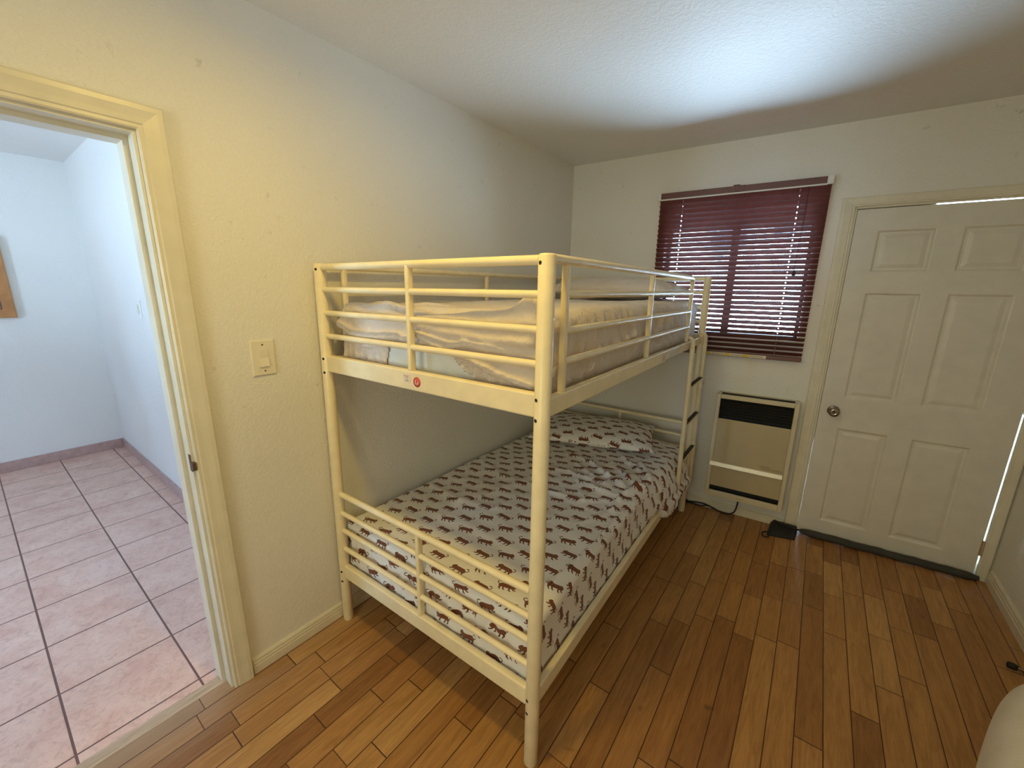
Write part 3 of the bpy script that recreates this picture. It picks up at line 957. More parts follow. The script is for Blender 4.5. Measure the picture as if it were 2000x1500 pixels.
# dark folded pouch at the foot of the door casing
e = empty('folded_pouch', (1.62, 2.09, 0), 'flat black folded pouch on the floor against the left end of the door', 'pouch')
def pouch():
    b = MB()
    nx, ny = 16, 12
    vs, fs = [], []
    for j in range(ny + 1):
        for i in range(nx + 1):
            s, t = i / nx, j / ny
            # bilinear footprint (x, y) relative to base
            p00, p10 = Vector((-0.068, -0.095)), Vector((0.078, -0.052))
            p01, p11 = Vector((-0.064, 0.055)), Vector((0.085, 0.052))
            q = (p00 * (1 - s) + p10 * s) * (1 - t) + (p01 * (1 - s) + p11 * s) * t
            z = 0.020 + 0.032 * t * (1 - s * 0.35) + 0.004 * math.sin(s * 5 + t * 3) - 0.010 * math.exp(-((s - 0.65) ** 2 + (t - 0.75) ** 2) / 0.02)
            z *= min(1.0, 6 * min(s, 1 - s) + 0.35, 6 * t + 0.35) 
            vs.append((q.x, q.y, z))
    n = (nx + 1) * (ny + 1)
    vs += [(x, y, 0.001) for x, y, z in vs]
    for j in range(ny):
        for i in range(nx):
            a = j * (nx + 1) + i
            fs.append((a, a + 1, a + nx + 2, a + nx + 1)); fs.append((n + a, n + a + nx + 1, n + a + nx + 2, n + a + 1))
    for i in range(nx):
        fs.append((i, n + i, n + i + 1, i + 1)); a = ny * (nx + 1) + i
        fs.append((a, a + 1, n + a + 1, n + a))
    for j in range(ny):
        a = j * (nx + 1); fs.append((a, a + nx + 1, n + a + nx + 1, n + a)); a += nx
        fs.append((a, n + a, n + a + nx + 1, a + nx + 1))
    b.add(vs, fs, True)
    return b
pouch().build('pouch_body', M['blackfab'], e)
b = MB(); b.bbox(-0.02, 0.080, 0.030, 0.046, 0.030, 0.052, 0.004); b.build('flap', M['black'], e)
b = MB(); b.tube(smooth_path([(-0.066, -0.060, 0.010), (-0.095, -0.085, 0.006), (-0.085, -0.125, 0.005), (-0.060, -0.120, 0.006), (-0.058, -0.090, 0.012)]), 0.004, 10)
b.build('wrist_loop', M['black'], e)

# ------------------------------------------------------------------ bunk bed
X0, BW, BL, BH = 0.0456, 1.0207, 1.9552, 1.605
by, lean, lx = 0.0181, 0.0168, -0.0043
cb, sb = math.cos(by), math.sin(by)
BASE = Vector((X0, 0, 0))
def B(u, v, z):
    return Vector((X0 + u * cb - v * sb * (0.15 + 0.85 * u / BW) + lx * z / BH, u * sb + v * cb + lean * z / BH, z))
bed = empty('bunk_bed', tuple(BASE), 'cream metal bunk bed with two bunks and guard rails along the left wall', 'bunk bed')
def bedb(b, name, mat=M['metal'], par=bed, mats=None):
    return b.build(name, mat, par, mats, off=BASE)
PR = 0.0225
RR = 0.0105
for (u, v) in ((0, 0), (BW, 0), (0, BL), (BW, BL)):
    b = MB(B)
    b.lathe((u, v, 0), (0, 0, 1), [(0, 0.0), (0, PR - 0.002), (0.004, PR), (BH - 0.006, PR), (BH - 0.001, PR - 0.003), (BH, PR - 0.010), (BH, 0)], 28)
    po = bedb(b, 'post')
    su = -1 if u > 0.5 else 1          # bolts sit on the outer end face, turned a little outward
    sv = -1 if v < 1 else 1
    for z in (1.582, 1.236, 1.180, 0.262, 0.213):
        ax = Vector((0.34 * su if v < 1 else 0.34 * su, sv * 0.94, 0)).normalized()
        c0 = Vector((u, v, z)) + ax * (PR - 0.0008)
        b = MB(B)
        b.lathe(c0, ax, [(0, 0.0055), (0.0012, 0.0050), (0.0012, 0.0048), (0.0011, 0.0)], 14)
        bedb(b, 'bolt', M['bolt_hole'], po)
# end panels
def end_panel(v, zt, zrails, zb0, zb1):
    zs = zrails
    b = MB(B); b.tube([(PR - .002, v, zt), (BW - PR + .002, v, zt)], 0.0125, 16); bedb(b, 'top_rail')
    for z in zs:
        b = MB(B); b.tube([(PR - .002, v, z), (BW / 2, v, z)], RR, 14)
        b.tube([(BW / 2, v, z), (BW - PR + .002, v, z)], RR, 14); bedb(b, 'guard_rail')
    b = MB(B); b.bbox(BW / 2 - 0.0085, BW / 2 + 0.0085, v - 0.013, v + 0.013, zb1 - 0.004, zt, 0.006); bedb(b, 'upright')
    b = MB(B); b.bbox(PR - .004, BW - PR + .004, v - 0.013, v + 0.013, zb0, zb1, 0.005)
    return bedb(b, 'end_beam')
UP = (1.590, (1.506, 1.417, 1.327), 1.184, 1.250)
LO = (0.641, (0.551, 0.466, 0.376), 0.230, 0.295)
eb = end_panel(0, *UP)
end_panel(BL, *UP); end_panel(0, *LO); end_panel(BL, *LO)
# side beams
for u in (0, BW):
    for zb0, zb1 in ((1.183, 1.238), (0.228, 0.290)):
        b = MB(B)
        if zb0 > 1 and u > 0.5:
            b.bbox(u - 0.011, u + 0.013, PR - .004, 1.128, zb0, zb1, 0.005)
            sbeam = bedb(b, 'side_beam')
            b = MB(B); b.bbox(u - 0.007, u + 0.008, 1.128, BL - PR + .004, zb0 + 0.006, zb1 - 0.003, 0.004)
            fb = bedb(b, 'side_beam_extension')
        else:
            b.bbox(u - 0.011, u + 0.013, PR - .004, BL - PR + .004, zb0, zb1, 0.005)
            bedb(b, 'side_beam')
# upper side rails (room side stops short for the ladder)
for u, v1 in ((BW, 1.548), (0, BL)):
    b = MB(B)
    if v1 < 1.6:
        b.tube([(u, PR - .002, 1.594), (u, 1.50, 1.588), (u, 1.528, 1.584), (u, 1.546, 1.572), (u, 1.552, 1.55)], 0.0125, 16)
    else:
        b.tube([(u, PR - .002, 1.594), (u, BL - PR, 1.594)], 0.0125, 16)
    bedb(b, 'top_rail')
    ups = [0.100, 0.845, 1.552] if v1 < 1.6 else [0.100, 1.005, 1.880]
    for v in ups:
        b = MB(B); b.bbox(u - 0.010, u + 0.010, v - 0.0105, v + 0.0105, 1.236, 1.586, 0.006); bedb(b, 'upright')
    for z in (1.506, 1.408, 1.322):
        b = MB(B); b.tube([(u, ups[0], z), (u, ups[-1], z)], RR, 14); bedb(b, 'guard_rail')
# mattress supports
for z in (0.232, 1.186):
    b = MB(B)
    for k in range(14):
        v = 0.08 + k * (BL - 0.16) / 13
        b.box(0.009, BW - 0.009, v - 0.02, v + 0.02, z, z + 0.018)
    bedb(b, 'mattress_base')
# ladder hooked over the room side
lad = MB(B)
U1 = BW + 0.030
VL0, VL1 = 1.592, 1.938
for v in (VL0, VL1):
    lad.tube(smooth_path([(BW - 0.012, v - 0.004, 1.236), (BW - 0.004, v - 0.002, 1.254), (BW + 0.014, v, 1.254), (BW + 0.028, v, 1.236), (U1, v, 1.20)], 5), [0.007 + 0.0065 * min(1, i / 16) for i in range(21)], 12)
    lad.tube([(U1, v, 1.20), (U1, v + 0.02, 0.207), (U1, v + 0.02, 0.204)], [0.0145, 0.0145, 0.012], 16)
ladder = bedb(lad, 'ladder')
for z in (0.970, 0.736, 0.503):
    b = MB(B); b.bbox(U1 - 0.010, U1 + 0.010, VL0 + .01, VL1 + .01, z - 0.016, z, 0.004); bedb(b, 'rung', M['metal'], ladder)
    b = MB(B); b.bbox(U1 - 0.012, U1 + 0.012, VL0 + 0.024, VL1 - 0.006, z, z + 0.004, 0.0015); bedb(b, 'tread', M['black'], ladder)
# stickers on beams
b = MB(B); b.box(0.480, 0.516, -0.0142, -0.0128, 1.210, 1.238); 
s_ = bedb(b, 'paper_sticker', M['stk_white'], eb)
b = MB(B)
for z, a0, a1 in ((1.2305, 0.486, 0.496), (1.2305, 0.498, 0.507), (1.2255, 0.492, 0.506), (1.218, 0.495, 0.504), (1.214, 0.490, 0.508)):
    b.box(a0, a1, -0.0146, -0.0140, z, z + 0.0018)
bedb(b, 'sticker_text', M['stk_grey'], eb)
b = MB(B); b.lathe((0.5475, -0.0128, 1.2165), (0, -1, 0), [(0, 0.0), (0, 0.0165), (0.0011, 0.0165), (0.0011, 0)], 32)
bedb(b, 'round_red_sticker', M['stk_red'], eb)
b = MB(B)
cx_, cz_ = 0.5475, 1.2165
b.lathe((cx_, -0.0138, cz_), (0, -1, 0), [(0, 0.0105), (0.0004, 0.0105), (0.0004, 0.0092), (0, 0.0092)], 28)
b.box(cx_ - 0.006, cx_ - 0.0035, -0.0146, -0.0136, cz_ - 0.006, cz_ + 0.006)
b.box(cx_ + 0.0035, cx_ + 0.006, -0.0146, -0.0136, cz_ - 0.006, cz_ + 0.003)
b.lathe((cx_, -0.0136, cz_ - 0.006), (0, -1, 0), [(0, 0), (0, 0.0022), (0.001, 0.0022), (0.001, 0)], 12)
bedb(b, 'sticker_symbol', M['stk_pink'], eb)
b = MB(B); b.box(BW + 0.0128, BW + 0.0138, 1.050, 1.122, 1.190, 1.230); bedb(b, 'paper_sticker', M['stk_white'], sbeam)
b = MB(B); b.prism([(1.070, 1.196), (1.080, 1.196), (1.079, 1.206), (1.077, 1.222), (1.074, 1.210)], BW + 0.0137, BW + 0.0143, 'x'); bedb(b, 'sticker_symbol', M['stk_grey'], sbeam)
b = MB(B); b.box(BW + 0.0078, BW + 0.0088, 1.19, 1.36, 1.194, 1.228); bedb(b, 'paper_sticker', M['clear'], fb)

# ------------------------------------------------------------------ bedding
def rbox(x0, x1, y0, y1, z0, z1, R, step, name='cloth'):
    """rounded box as a fine mesh with cloth UVs; returns lists"""
    bm = bmesh.new()
    uvl = bm.loops.layers.uv.new('cloth')
    nx, ny, nz = [max(2, int(round(d / step))) for d in (x1 - x0, y1 - y0, z1 - z0)]
    vid = {}
    def vert(i, j, k):
        key = (i, j, k)
        if key not in vid:
            p = Vector((x0 + (x1 - x0) * i / nx, y0 + (y1 - y0) * j / ny, z0 + (z1 - z0) * k / nz))
            vid[key] = bm.verts.new(p)
        return vid[key]
    def quad(keys, uvf):
        vs = [vert(*k) for k in keys]
        f = bm.faces.new(vs)
        f.smooth = True
        for l, k in zip(f.loops, keys):
            X = x0 + (x1 - x0) * k[0] / nx; Y = y0 + (y1 - y0) * k[1] / ny; Z = z0 + (z1 - z0) * k[2] / nz
            l[uvl].uv = uvf(X, Y, Z)
        return f
    for i in range(nx):
        for j in range(ny):
            quad([(i, j, nz), (i + 1, j, nz), (i + 1, j + 1, nz), (i, j + 1, nz)], lambda X, Y, Z: (X, Y))
            quad([(i, j, 0), (i, j + 1, 0), (i + 1, j + 1, 0), (i + 1, j, 0)], lambda X, Y, Z: (X, Y))
    for i in range(nx):
        for k in range(nz):
            quad([(i, 0, k), (i + 1, 0, k), (i + 1, 0, k + 1), (i, 0, k + 1)], lambda X, Y, Z: (X, y0 - (z1 - Z)))
            quad([(i, ny, k), (i, ny, k + 1), (i + 1, ny, k + 1), (i + 1, ny, k)], lambda X, Y, Z: (X, y1 + (z1 - Z)))
    for j in range(ny):
        for k in range(nz):
            quad([(0, j, k), (0, j, k + 1), (0, j + 1, k + 1), (0, j + 1, k)], lambda X, Y, Z: (x0 - (z1 - Z), Y))
            quad([(nx, j, k), (nx, j + 1, k), (nx, j + 1, k + 1), (nx, j, k + 1)], lambda X, Y, Z: (x1 + (z1 - Z), Y))
    lo = Vector((x0 + R, y0 + R, z0 + R)); hi = Vector((x1 - R, y1 - R, z1 - R))
    for v in bm.verts:
        q = Vector([min(max(v.co[a], lo[a]), hi[a]) for a in range(3)])
        n = v.co - q
        if n.length > 1e-9:
            # keep the flat faces flat: only edges are rounded
            v.co = q + n.normalized() * R
    return bm

def sstep(a, b_, x):
    t = min(1, max(0, (x - a) / (b_ - a)))
    return t * t * (3 - 2 * t)

def segd(p, a, b_):
    ab = b_ - a
    t = min(1, max(0, (p - a).dot(ab) / ab.length_squared))
    return (p - (a + ab * t)).length, t

def finish(bm, name, mat, xf, off, parent=None):
    for v in bm.verts:
        v.co = xf(*v.co) - off
    me = bpy.data.meshes.new(name)
    bm.to_mesh(me); bm.free()
    return link(name, me, mat, parent)

V2 = Vector
# ---- lower bunk: tiger duvet
bm = rbox(-0.015, 1.004, 0.018, 1.915, 0.252, 0.497, 0.034, 0.0095)
ridges = [  # (points, width, height) on the top surface
    ([(0.93, 1.006), (0.948, 1.093), (1.0, 1.14)], 0.016, 0.020), ([(0.929, 0.826), (0.923, 0.921), (0.905, 0.997)], 0.014, 0.016),
    ([(0.451, 1.286), (0.624, 1.253), (0.77, 1.141), (0.882, 1.076)], 0.016, 0.012), ([(0.737, 1.456), (0.844, 1.365), (0.939, 1.281)], 0.014, 0.012),
    ([(0.449, 1.052), (0.569, 1.064), (0.721, 1.045)], 0.018, 0.008), ([(0.55, 1.19), (0.70, 1.09), (0.80, 1.03)], 0.012, 0.009),
    ([(0.80, 1.25), (0.88, 1.16), (0.93, 1.12)], 0.012, 0.013), ([(0.86, 1.43), (0.93, 1.34), (0.98, 1.25)], 0.014, 0.013),
    ([(0.66, 1.0), (0.80, 0.96), (0.90, 0.96)], 0.014, 0.008), ([(0.30, 0.42), (0.38, 0.70), (0.46, 0.95)], 0.030, 0.006),
    ([(0.03, 0.5), (0.30, 0.45), (0.5, 0.50)], 0.025, 0.006), ([(0.05, 0.9), (0.3, 0.80), (0.55, 0.82)], 0.025, 0.006),
    ([(0.60, 0.80), (0.78, 0.82), (0.88, 0.90)], 0.014, 0.008), ([(0.85, 0.62), (0.90, 0.74), (0.94, 0.84)], 0.013, 0.006),
    ([(0.935, 0.16), (0.968, 0.40), (0.976, 0.62), (0.972, 0.80)], 0.009, 0.012)]
rd = []
for pts, wd, hh in ridges:
    P = [V2((x, y)) for x, y in pts]; wd *= 0.85; hh *= 1.25
    rd.append((P, wd, hh))
for v in bm.verts:
    u, y, z = v.co
    h = (z - 0.252) / 0.245
    p2 = V2((u, y))
    if z > 0.40:
        w_top = sstep(0.44, 0.49, z)
        dz = 0.007 * noise.noise(Vector((u * 3, y * 3, 1.0))) + 0.0055 * noise.noise(Vector((u * 5, y * 13, 4.0))) + 0.0025 * noise.noise(Vector((u * 14, y * 10, 14.0)))
        dz += 0.010 * math.sin(math.pi * min(1, max(0, u))) - 0.004
        for P, wd, hh in rd:
            for a_, b_ in zip(P[:-1], P[1:]):
                if abs(p2.x - (a_.x + b_.x) / 2) > 0.25 or abs(p2.y - (a_.y + b_.y) / 2) > 0.30:
                    continue
                dd, t = segd(p2, a_, b_)
                if dd < 3 * wd:
                    dz += hh * math.exp(-(dd / wd) ** 2) * 0.8
        # crumpled area near the middle of the open side
        cr = math.exp(-(((u - 0.88) / 0.20) ** 2 + ((y - 1.14) / 0.26) ** 2))
        dz += cr * (0.030 * abs(noise.noise(Vector((u * 12, y * 12, 7)))) + 0.010)
        v.co.z += dz * w_top
    # end face: gathers
    if y < 0.09:
        wd_ = sstep(0.09, 0.04, y) * (1 - sstep(0.44, 0.49, z))
        lowf = 1 - h
        g = 0.5 + 0.5 * math.sin(u * 95 + 3 * noise.noise(Vector((u * 5, z * 6, 0))) + 2.0 * z * 10 * noise.noise(Vector((u * 4, 0, 3))))
        g2 = noise.noise(Vector((u * 16, z * 22, 9)))
        v.co.y += wd_ * (0.012 * (1 - h) * h * 3.4 * g + 0.010 * g2 * lowf * h * 2 + 0.002)
    if u > 0.94:
        ws = sstep(0.94, 0.985, u) * (1 - sstep(0.45, 0.495, z))
        g = noise.noise(Vector((y * 9 + z * 10, z * 5, 2)))
        g2 = math.sin(y * 60 + z * 34 + 4 * noise.noise(Vector((y * 4, z * 3, 5))))
        amt = 0.35 + 0.65 * sstep(0.5, 1.1, y)
        v.co.x += ws * (0.007 * g * amt + 0.0035 * g2 * amt - 0.003 * sstep(.27, .33, z))
        if z < 0.31 and y < 1.2:
            v.co.x = min(v.co.x, 1.007)
        # hangs over the side beam towards the far end
        ov = sstep(1.00, 1.35, y) * (1 - sstep(1.84, 1.93, y) * 0.6)
        ovb = sstep(1.27, 1.45, y)
        prof = math.sin(min(1, (0.50 - z) / 0.25) * math.pi * 0.72)
        v.co.x += ws * ov * (0.050 + 0.012 * g) * max(0, prof) * (sstep(0.27, 0.34, z) if ovb < 0.5 else 1) + ws * ovb * 0.020 * (1 if z < 0.32 else 0)
        bot = sstep(0.36, 0.26, z)
        v.co.z -= ws * ovb * bot * (0.035 + 0.015 * math.sin(y * 14)) 
        if ovb > 0.3 and v.co.z < 0.30 and z < 0.34:
            v.co.x = max(v.co.x, BW + 0.020)
    if u < 0.03 and z < 0.34:
        v.co.x = max(v.co.x, 0.014)
duv = finish(bm, 'duvet', M['tiger'], B, Vector((0, 0, 0)))
tag(duv, 'white duvet printed with small orange brown tigers on the lower bunk', 'duvet')

# ---- pillow builder
def pillow(name, mat, c, L, Wd, Hh, rz, seed, label, ruffle=0.0, uvrot=0.0, tilt=0.0, sag=0.0):
    nx, ny = 84, 54
    bm = bmesh.new()
    uvl = bm.loops.layers.uv.new('cloth')
    rows = {}
    def pos(s, t, side):
        # s, t in -1..1
        a = abs(s) ** 2.6; b_ = abs(t) ** 2.4
        hgt = max(0.0, (1 - a)) ** 0.55 * max(0.0, (1 - b_)) ** 0.55
        pin = 1 - 0.07 * (abs(s * t) ** 1.5) * -1
        x = s * L / 2 * (1 - 0.05 * (1 - abs(t)) * 0.0)
        x = s * L / 2 * (1 + 0.035 * (abs(t) ** 3) - 0.01)
        y = t * Wd / 2 * (1 + 0.045 * (abs(s) ** 3) - 0.01)
        n1 = noise.noise(Vector((x * 7 + seed, y * 7, side)))
        n2 = noise.noise(Vector((x * 18 + seed, y * 12, side * 3)))
        edge = sstep(0.55, 1.0, abs(s))
        rad = noise.noise(Vector((x * 5 + seed, y * 42, side)))
        hh = Hh * (0.62 if side > 0 else 0.38)
        z = side * (hgt * hh * (1 + 0.10 * n1) + 0.005 * n2 * hgt + edge * 0.008 * rad * (1 if hgt > 0.02 else 0))
        if ruffle and abs(s) > 0.93:
            z += ruffle * math.sin(y * 70 + seed) * sstep(0.93, 1.0, abs(s))
            x += math.copysign(1, s) * ruffle * 0.6 * math.cos(y * 55) * sstep(0.93, 1.0, abs(s))
        z += sag * (s * s)
        return Vector((x, y, z))
    vt = [[None] * (ny + 1) for _ in range(nx + 1)]
    vb = [[None] * (ny + 1) for _ in range(nx + 1)]
    for i in range(nx + 1):
        for j in range(ny + 1):
            s, t = 2 * i / nx - 1, 2 * j / ny - 1
            vt[i][j] = bm.verts.new(pos(s, t, 1))
            vb[i][j] = vt[i][j] if i in (0, nx) or j in (0, ny) else bm.verts.new(pos(s, t, -1))
    cum = []
    for vv in (vt, vb):
        cx_ = [[0.0] * (ny + 1) for _ in range(nx + 1)]; cy_ = [[0.0] * (ny + 1) for _ in range(nx + 1)]
        for j in range(ny + 1):
            for i in range(nx // 2 + 1, nx + 1):
                cx_[i][j] = cx_[i - 1][j] + (vv[i][j].co - vv[i - 1][j].co).length
            for i in range(nx // 2 - 1, -1, -1):
                cx_[i][j] = cx_[i + 1][j] - (vv[i][j].co - vv[i + 1][j].co).length
        for i in range(nx + 1):
            for j in range(ny // 2 + 1, ny + 1):
                cy_[i][j] = cy_[i][j - 1] + (vv[i][j].co - vv[i][j - 1].co).length
            for j in range(ny // 2 - 1, -1, -1):
                cy_[i][j] = cy_[i][j + 1] - (vv[i][j].co - vv[i][j + 1].co).length
        cum.append((cx_, cy_))
    for i in range(nx):
        for j in range(ny):
            for vv, rev in ((vt, False), (vb, True)):
                ks = [(i, j), (i + 1, j), (i + 1, j + 1), (i, j + 1)]
                if rev:
                    ks = ks[::-1]
                try:
                    f = bm.faces.new([vv[a][c_] for a, c_ in ks])
                except ValueError:
                    continue
                f.smooth = True
                cu = cum[0 if vv is vt else 1]
                for l, (a, c_) in zip(f.loops, ks):
                    X, Y = cu[0][a][c_], cu[1][a][c_]
                    l[uvl].uv = (X * math.cos(uvrot) - Y * math.sin(uvrot), X * math.sin(uvrot) + Y * math.cos(uvrot))
    Rm = Matrix.Translation(Vector(c)) @ Matrix.Rotation(rz, 4, 'Z') @ Matrix.Rotation(tilt, 4, 'X')
    for v in bm.verts:
        v.co = B(*(Rm @ v.co))
    me = bpy.data.meshes.new(name)
    bm.to_mesh(me); bm.free()
    o = link(name, me, mat)
    return tag(o, label, 'pillow')
pillow('pillow', M['tiger'], (0.445, 1.64, 0.556), 0.80, 0.46, 0.125, math.radians(17), 3.0,
       'white tiger print pillow lying at the far end of the lower bunk', 0.006, math.radians(193), 0.05)
pillow('pillow', M['beige'], (0.52, 1.66, 1.512), 0.84, 0.42, 0.135, math.radians(-3), 11.0,
       'beige pillow lying at the far end of the upper bunk', 0.0, 0, 0.0)

# ---- upper bunk: white mattress and beige fitted sheet
bm = rbox(0.030, 0.982, 0.052, 1.905, 1.205, 1.425, 0.03, 0.03)
mt = finish(bm, 'mattress', M['mattress'], B, Vector((0, 0, 0)))
tag(mt, 'white mattress showing below the beige sheet on the upper bunk', 'mattress')

bm = rbox(0.020, 0.992, 0.042, 1.915, 1.212, 1.448, 0.045, 0.0075)
# open underside
bmesh.ops.delete(bm, geom=[f for f in bm.faces if f.normal.z < -0.9 or all(v.co.z < 1.232 for v in f.verts)], context='FACES')
def hem(u):
    # height of the sheet hem across the near end
    a = sstep(0.300, 0.350, u) * (1 - sstep(0.63, 0.735, u))
    return a
kill = []
for f in bm.faces:
    c_ = f.calc_center_median()
    if c_.y < 0.06 and 0.318 < c_.x < 0.74:
        lim = 1.258 + 0.068 * sstep(0.318, 0.345, c_.x) * (1 - sstep(0.60, 0.74, c_.x))
        if c_.z < lim:
            kill.append(f)
bmesh.ops.delete(bm, geom=kill, context='FACES')
efold = [  # folds on the near end face (u, z): (pts, width, depth)
    ([(0.03, 1.385), (0.12, 1.345), (0.22, 1.335), (0.40, 1.352)], 0.012, 0.016),
    ([(0.16, 1.315), (0.28, 1.335), (0.44, 1.345)], 0.009, 0.012),
    ([(0.20, 1.300), (0.33, 1.318), (0.46, 1.330)], 0.008, 0.012),
    ([(0.47, 1.375), (0.58, 1.345), (0.72, 1.315), (0.84, 1.275)], 0.011, 0.016),
    ([(0.50, 1.335), (0.62, 1.335), (0.72, 1.350)], 0.009, 0.012),
    ([(0.62, 1.330), (0.76, 1.300), (0.90, 1.262), (0.96, 1.250)], 0.008, 0.012),
    ([(0.50, 1.392), (0.70, 1.380), (0.95, 1.372)], 0.014, 0.008),
    ([(0.70, 1.355), (0.85, 1.340), (0.97, 1.315)], 0.012, 0.008),
    ([(0.50, 1.330), (0.54, 1.318), (0.60, 1.325)], 0.007, 0.012),
    ([(0.74, 1.30), (0.76, 1.27), (0.75, 1.25)], 0.006, 0.010), ([(0.70, 1.29), (0.73, 1.26)], 0.005, 0.008)]
efold = [([V2(p) for p in P], w_, d_) for P, w_, d_ in efold]
sfold = [  # folds on the room side face (v, z)
    ([(0.30, 1.300), (0.55, 1.320), (0.75, 1.345)], 0.012, 0.010), ([(0.33, 1.262), (0.37, 1.30), (0.40, 1.33)], 0.008, 0.013),
    ([(0.30, 1.262), (0.26, 1.31)], 0.007, 0.010), ([(0.72, 1.262), (0.66, 1.32)], 0.008, 0.010), ([(0.76, 1.262), (0.80, 1.33)], 0.008, 0.010),
    ([(0.90, 1.262), (1.05, 1.33), (1.12, 1.40)], 0.010, 0.012), ([(1.05, 1.262), (1.18, 1.32), (1.25, 1.38)], 0.010, 0.012),
    ([(1.20, 1.262), (1.34, 1.31), (1.42, 1.37)], 0.010, 0.010), ([(0.10, 1.28), (0.14, 1.38)], 0.012, 0.008)]
sfold = [([V2(p) for p in P], w_, d_) for P, w_, d_ in sfold]
def folds(p, fl):
    s = 0
    for P, w_, d_ in fl:
        for a_, b_ in zip(P[:-1], P[1:]):
            dd, t = segd(p, a_, b_)
            if dd < 2.6 * w_:
                s = max(s, d_ * math.exp(-(dd / w_) ** 2))
    return s
for v in bm.verts:
    u, y, z = v.co.copy()
    if z > 1.40:
        wt_ = sstep(1.41, 1.446, z)
        dz = 0.008 * noise.noise(Vector((u * 3, y * 2.5, 21))) + 0.005 * noise.noise(Vector((u * 10, y * 8, 31)))
        nearf = 1 - sstep(0.10, 0.45, y)
        dz += nearf * (0.014 * noise.noise(Vector((u * 4, y * 30, 3))) + 0.006 * math.sin(u * 13 + y * 38 + 2 * noise.noise(Vector((u * 4, y * 4, 9)))))
        dz += 0.052 * math.exp(-(((u - 0.925) / 0.050) ** 2 + ((y - 0.075) / 0.055) ** 2))
        dz += 0.010 * math.exp(-(((u - 0.13) / 0.10) ** 2 + ((y - 0.08) / 0.1) ** 2))
        dz -= 0.022 * math.exp(-(((u - 0.50) / 0.14) ** 2 + ((y - 0.06) / 0.06) ** 2))
        dz += 0.010 * math.sin(math.pi * y / 1.95) * sstep(0.0, 0.4, u)
        # pulled folds by the far room-side corner
        fz = math.exp(-(((u - 0.92) / 0.12) ** 2 + ((y - 1.25) / 0.30) ** 2))
        dz += fz * 0.006 * math.sin(y * 75 + u * 28)
        v.co.z += dz * wt_
    if y < 0.095:
        we = sstep(0.095, 0.055, y) * (1 - sstep(1.42, 1.449, z) * 0.6)
        f_ = folds(V2((u, z)), efold)
        lowg = sstep(1.33, 1.25, z)
        g = math.sin(u * 150 + 5 * noise.noise(Vector((u * 9, z * 8, 2))))
        side_ = (1 if (u < 0.32 or 0.68 < u < 0.86) else 0.15)
        v.co.y -= we * (f_ * 1.7 - 0.005 + 0.006 * lowg * g * side_ + 0.007 * noise.noise(Vector((u * 11, z * 30, 8))) + 0.0035 * noise.noise(Vector((u * 25, z * 60, 3))))
        v.co.y = max(v.co.y, 0.0155)
    if u > 0.955:
        ws = sstep(0.955, 0.985, u) * (1 - sstep(1.42, 1.449, z) * 0.6)
        f_ = folds(V2((y, z)), sfold)
        vert_ = noise.noise(Vector((y * 24, z * 4, 12)))
        v.co.x += ws * (f_ * 1.4 + 0.011 * vert_ + 0.004 * noise.noise(Vector((y * 9, z * 22, 2))) - 0.003)
        v.co.x = min(v.co.x, BW - 0.013)
me_tmp = finish(bm, 'fitted_sheet', M['beige'], B, Vector((0, 0, 0)))
tag(me_tmp, 'wrinkled beige fitted sheet pulled over the upper bunk mattress', 'bed sheet')
sol = me_tmp.modifiers.new('thickness', 'SOLIDIFY'); sol.thickness = 0.0022; sol.offset = 1

# ------------------------------------------------------------------ second bed corner by the right wall (bottom right)
bm = bmesh.new()
def soft(name, mat, cx, cy, hx, hy, z0, z1, e_, par=None, label=None):
    bm = bmesh.new()
    nu, nv = 96, 40
    ring = []
    for j in range(nv + 1):
        ph = -math.pi / 2 + math.pi * j / nv
        rr = abs(math.cos(ph)) ** 0.42
        zz = math.copysign(abs(math.sin(ph)) ** 0.55, math.sin(ph))
        row = []
        for i in range(nu):
            th = 2 * math.pi * i / nu
            cxp = math.copysign(abs(math.cos(th)) ** e_, math.cos(th)); syp = math.copysign(abs(math.sin(th)) ** e_, math.sin(th))
            x = cx + hx * rr * cxp; y = cy + hy * rr * syp; z = (z0 + z1) / 2 + (z1 - z0) / 2 * zz
            z += 0.004 * noise.noise(Vector((x * 5, y * 5, z * 5)))
            row.append(bm.verts.new((x, y, z)))
        ring.append(row)
    for j in range(nv):
        for i in range(nu):
            f = bm.faces.new((ring[j][i], ring[j][(i + 1) % nu], ring[j + 1][(i + 1) % nu], ring[j + 1][i])); f.smooth = True
    bmesh.ops.remove_doubles(bm, verts=bm.verts[:], dist=1e-5)
    me = bpy.data.meshes.new(name); bm.to_mesh(me); bm.free()
    return link(name, me, mat, par)
ot = empty('padded_ottoman', (2.27, -0.1, 0), 'ivory padded ottoman with rounded corner at the bottom right by the right wall', 'ottoman')
o = soft('cushion', M['white_cloth'], 0.030, 0.17, 0.240, 0.80, 0.12, 0.50, 1.2, ot)
b = MB()
pts = []
for i in range(97):
    th = 2 * math.pi * i / 96
    c_, s__ = math.cos(th), math.sin(th)
    pts.append((0.030 + 0.165 * math.copysign(abs(c_) ** 1.15, c_), 0.17 + 0.60 * math.copysign(abs(s__) ** 1.15, s__), 0.4955))
b.tube(pts, 0.0035, 8, cap=False)
b.build('piping', M['white_cloth'], ot)
b = MB()
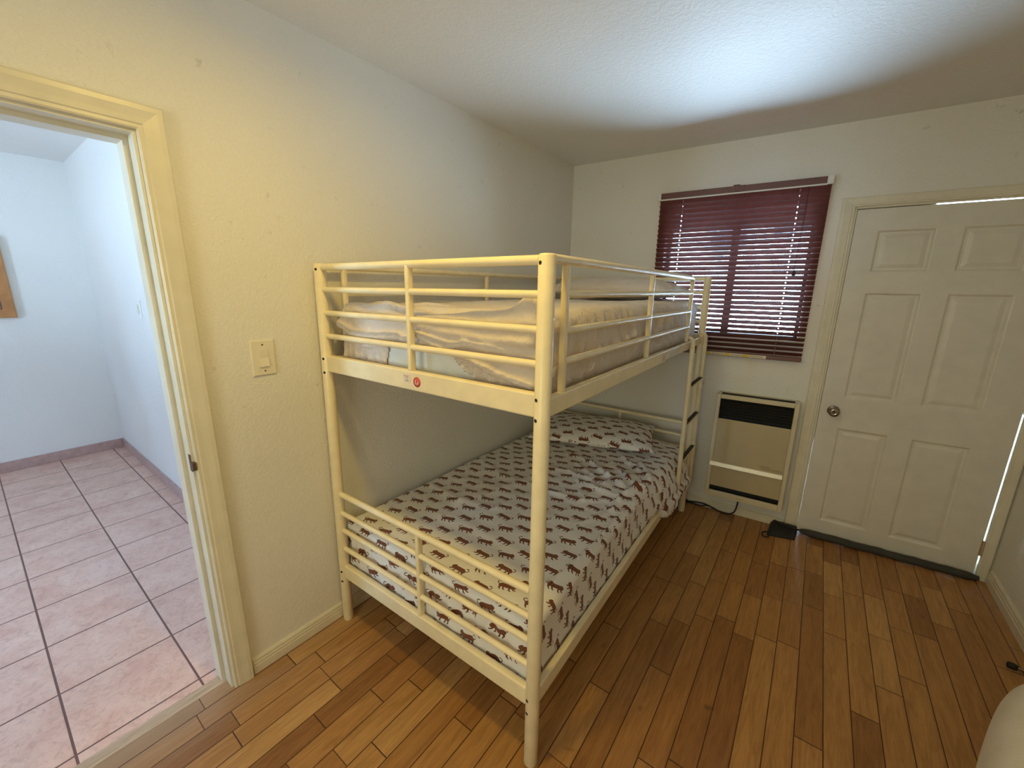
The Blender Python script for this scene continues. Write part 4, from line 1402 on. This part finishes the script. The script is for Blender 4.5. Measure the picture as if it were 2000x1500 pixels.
for sx in (-0.06, 0.12):
    for sy in (-0.25, 0.55):
        b = MB(); b.lathe((sx, sy, 0), (0, 0, 1), [(0, 0), (0, 0.018), (0.12, 0.026), (0.145, 0.026), (0.145, 0)], 16)
        b.build('leg', M['strike'], ot)

# ------------------------------------------------------------------ ceiling lamp (out of frame, above the near end of the bed)
LP = Vector((0.90, -0.34, HC))
cl = empty('ceiling_lamp', tuple(LP), 'small round flush lamp on the bedroom ceiling above the bunk bed end', 'lamp')
b = MB(); b.lathe((0, 0, 0), (0, 0, -1), [(0, 0), (0, 0.085), (0.030, 0.085), (0.034, 0.080), (0.034, 0.070), (0.006, 0.068), (0.006, 0)], 40)
b.build('housing', M['clear'], cl)
ld = bpy.data.lights.new('lamp_light', 'AREA')
ld.shape = 'DISK'; ld.size = 0.13; ld.energy = 10.0; ld.color = (1.0, 0.69, 0.12)
lo = bpy.data.objects.new('lamp_light', ld); COL.objects.link(lo)
lo.parent = cl; lo.location = (0, 0, -0.028)

# daylight portals in the two window openings
def portal(name, loc, rot, sx, sy):
    d = bpy.data.lights.new(name, 'AREA'); d.shape = 'RECTANGLE'; d.size = sx; d.size_y = sy
    d.cycles.is_portal = True
    o = bpy.data.objects.new(name, d); COL.objects.link(o)
    o.location = loc; o.rotation_euler = rot
    return o
pc = BK((WX0 + WX1) / 2, -BT - 0.02, (WZ0 + WZ1) / 2)
portal('window_portal', pc, (math.radians(-90), 0, A), WX1 - WX0, WZ1 - WZ0)
portal('side_window_portal', (-1.10, -3.42, 1.5), (math.radians(90), 0, 0), 0.66, 1.2)
# added warm fill light, set in the made-up window behind the camera
fd = bpy.data.lights.new('front_fill_light', 'AREA'); fd.shape = 'RECTANGLE'; fd.size = FX1 - FX0 - .06; fd.size_y = FZ1 - FZ0 - .06
fd.energy = 23; fd.color = (1.0, 1.0, 0.77)
fo = bpy.data.objects.new('front_fill_light', fd); COL.objects.link(fo)
fo.location = ((FX0 + FX1) / 2, YB - 0.06, (FZ0 + FZ1) / 2); fo.rotation_euler = (math.radians(90), 0, 0)
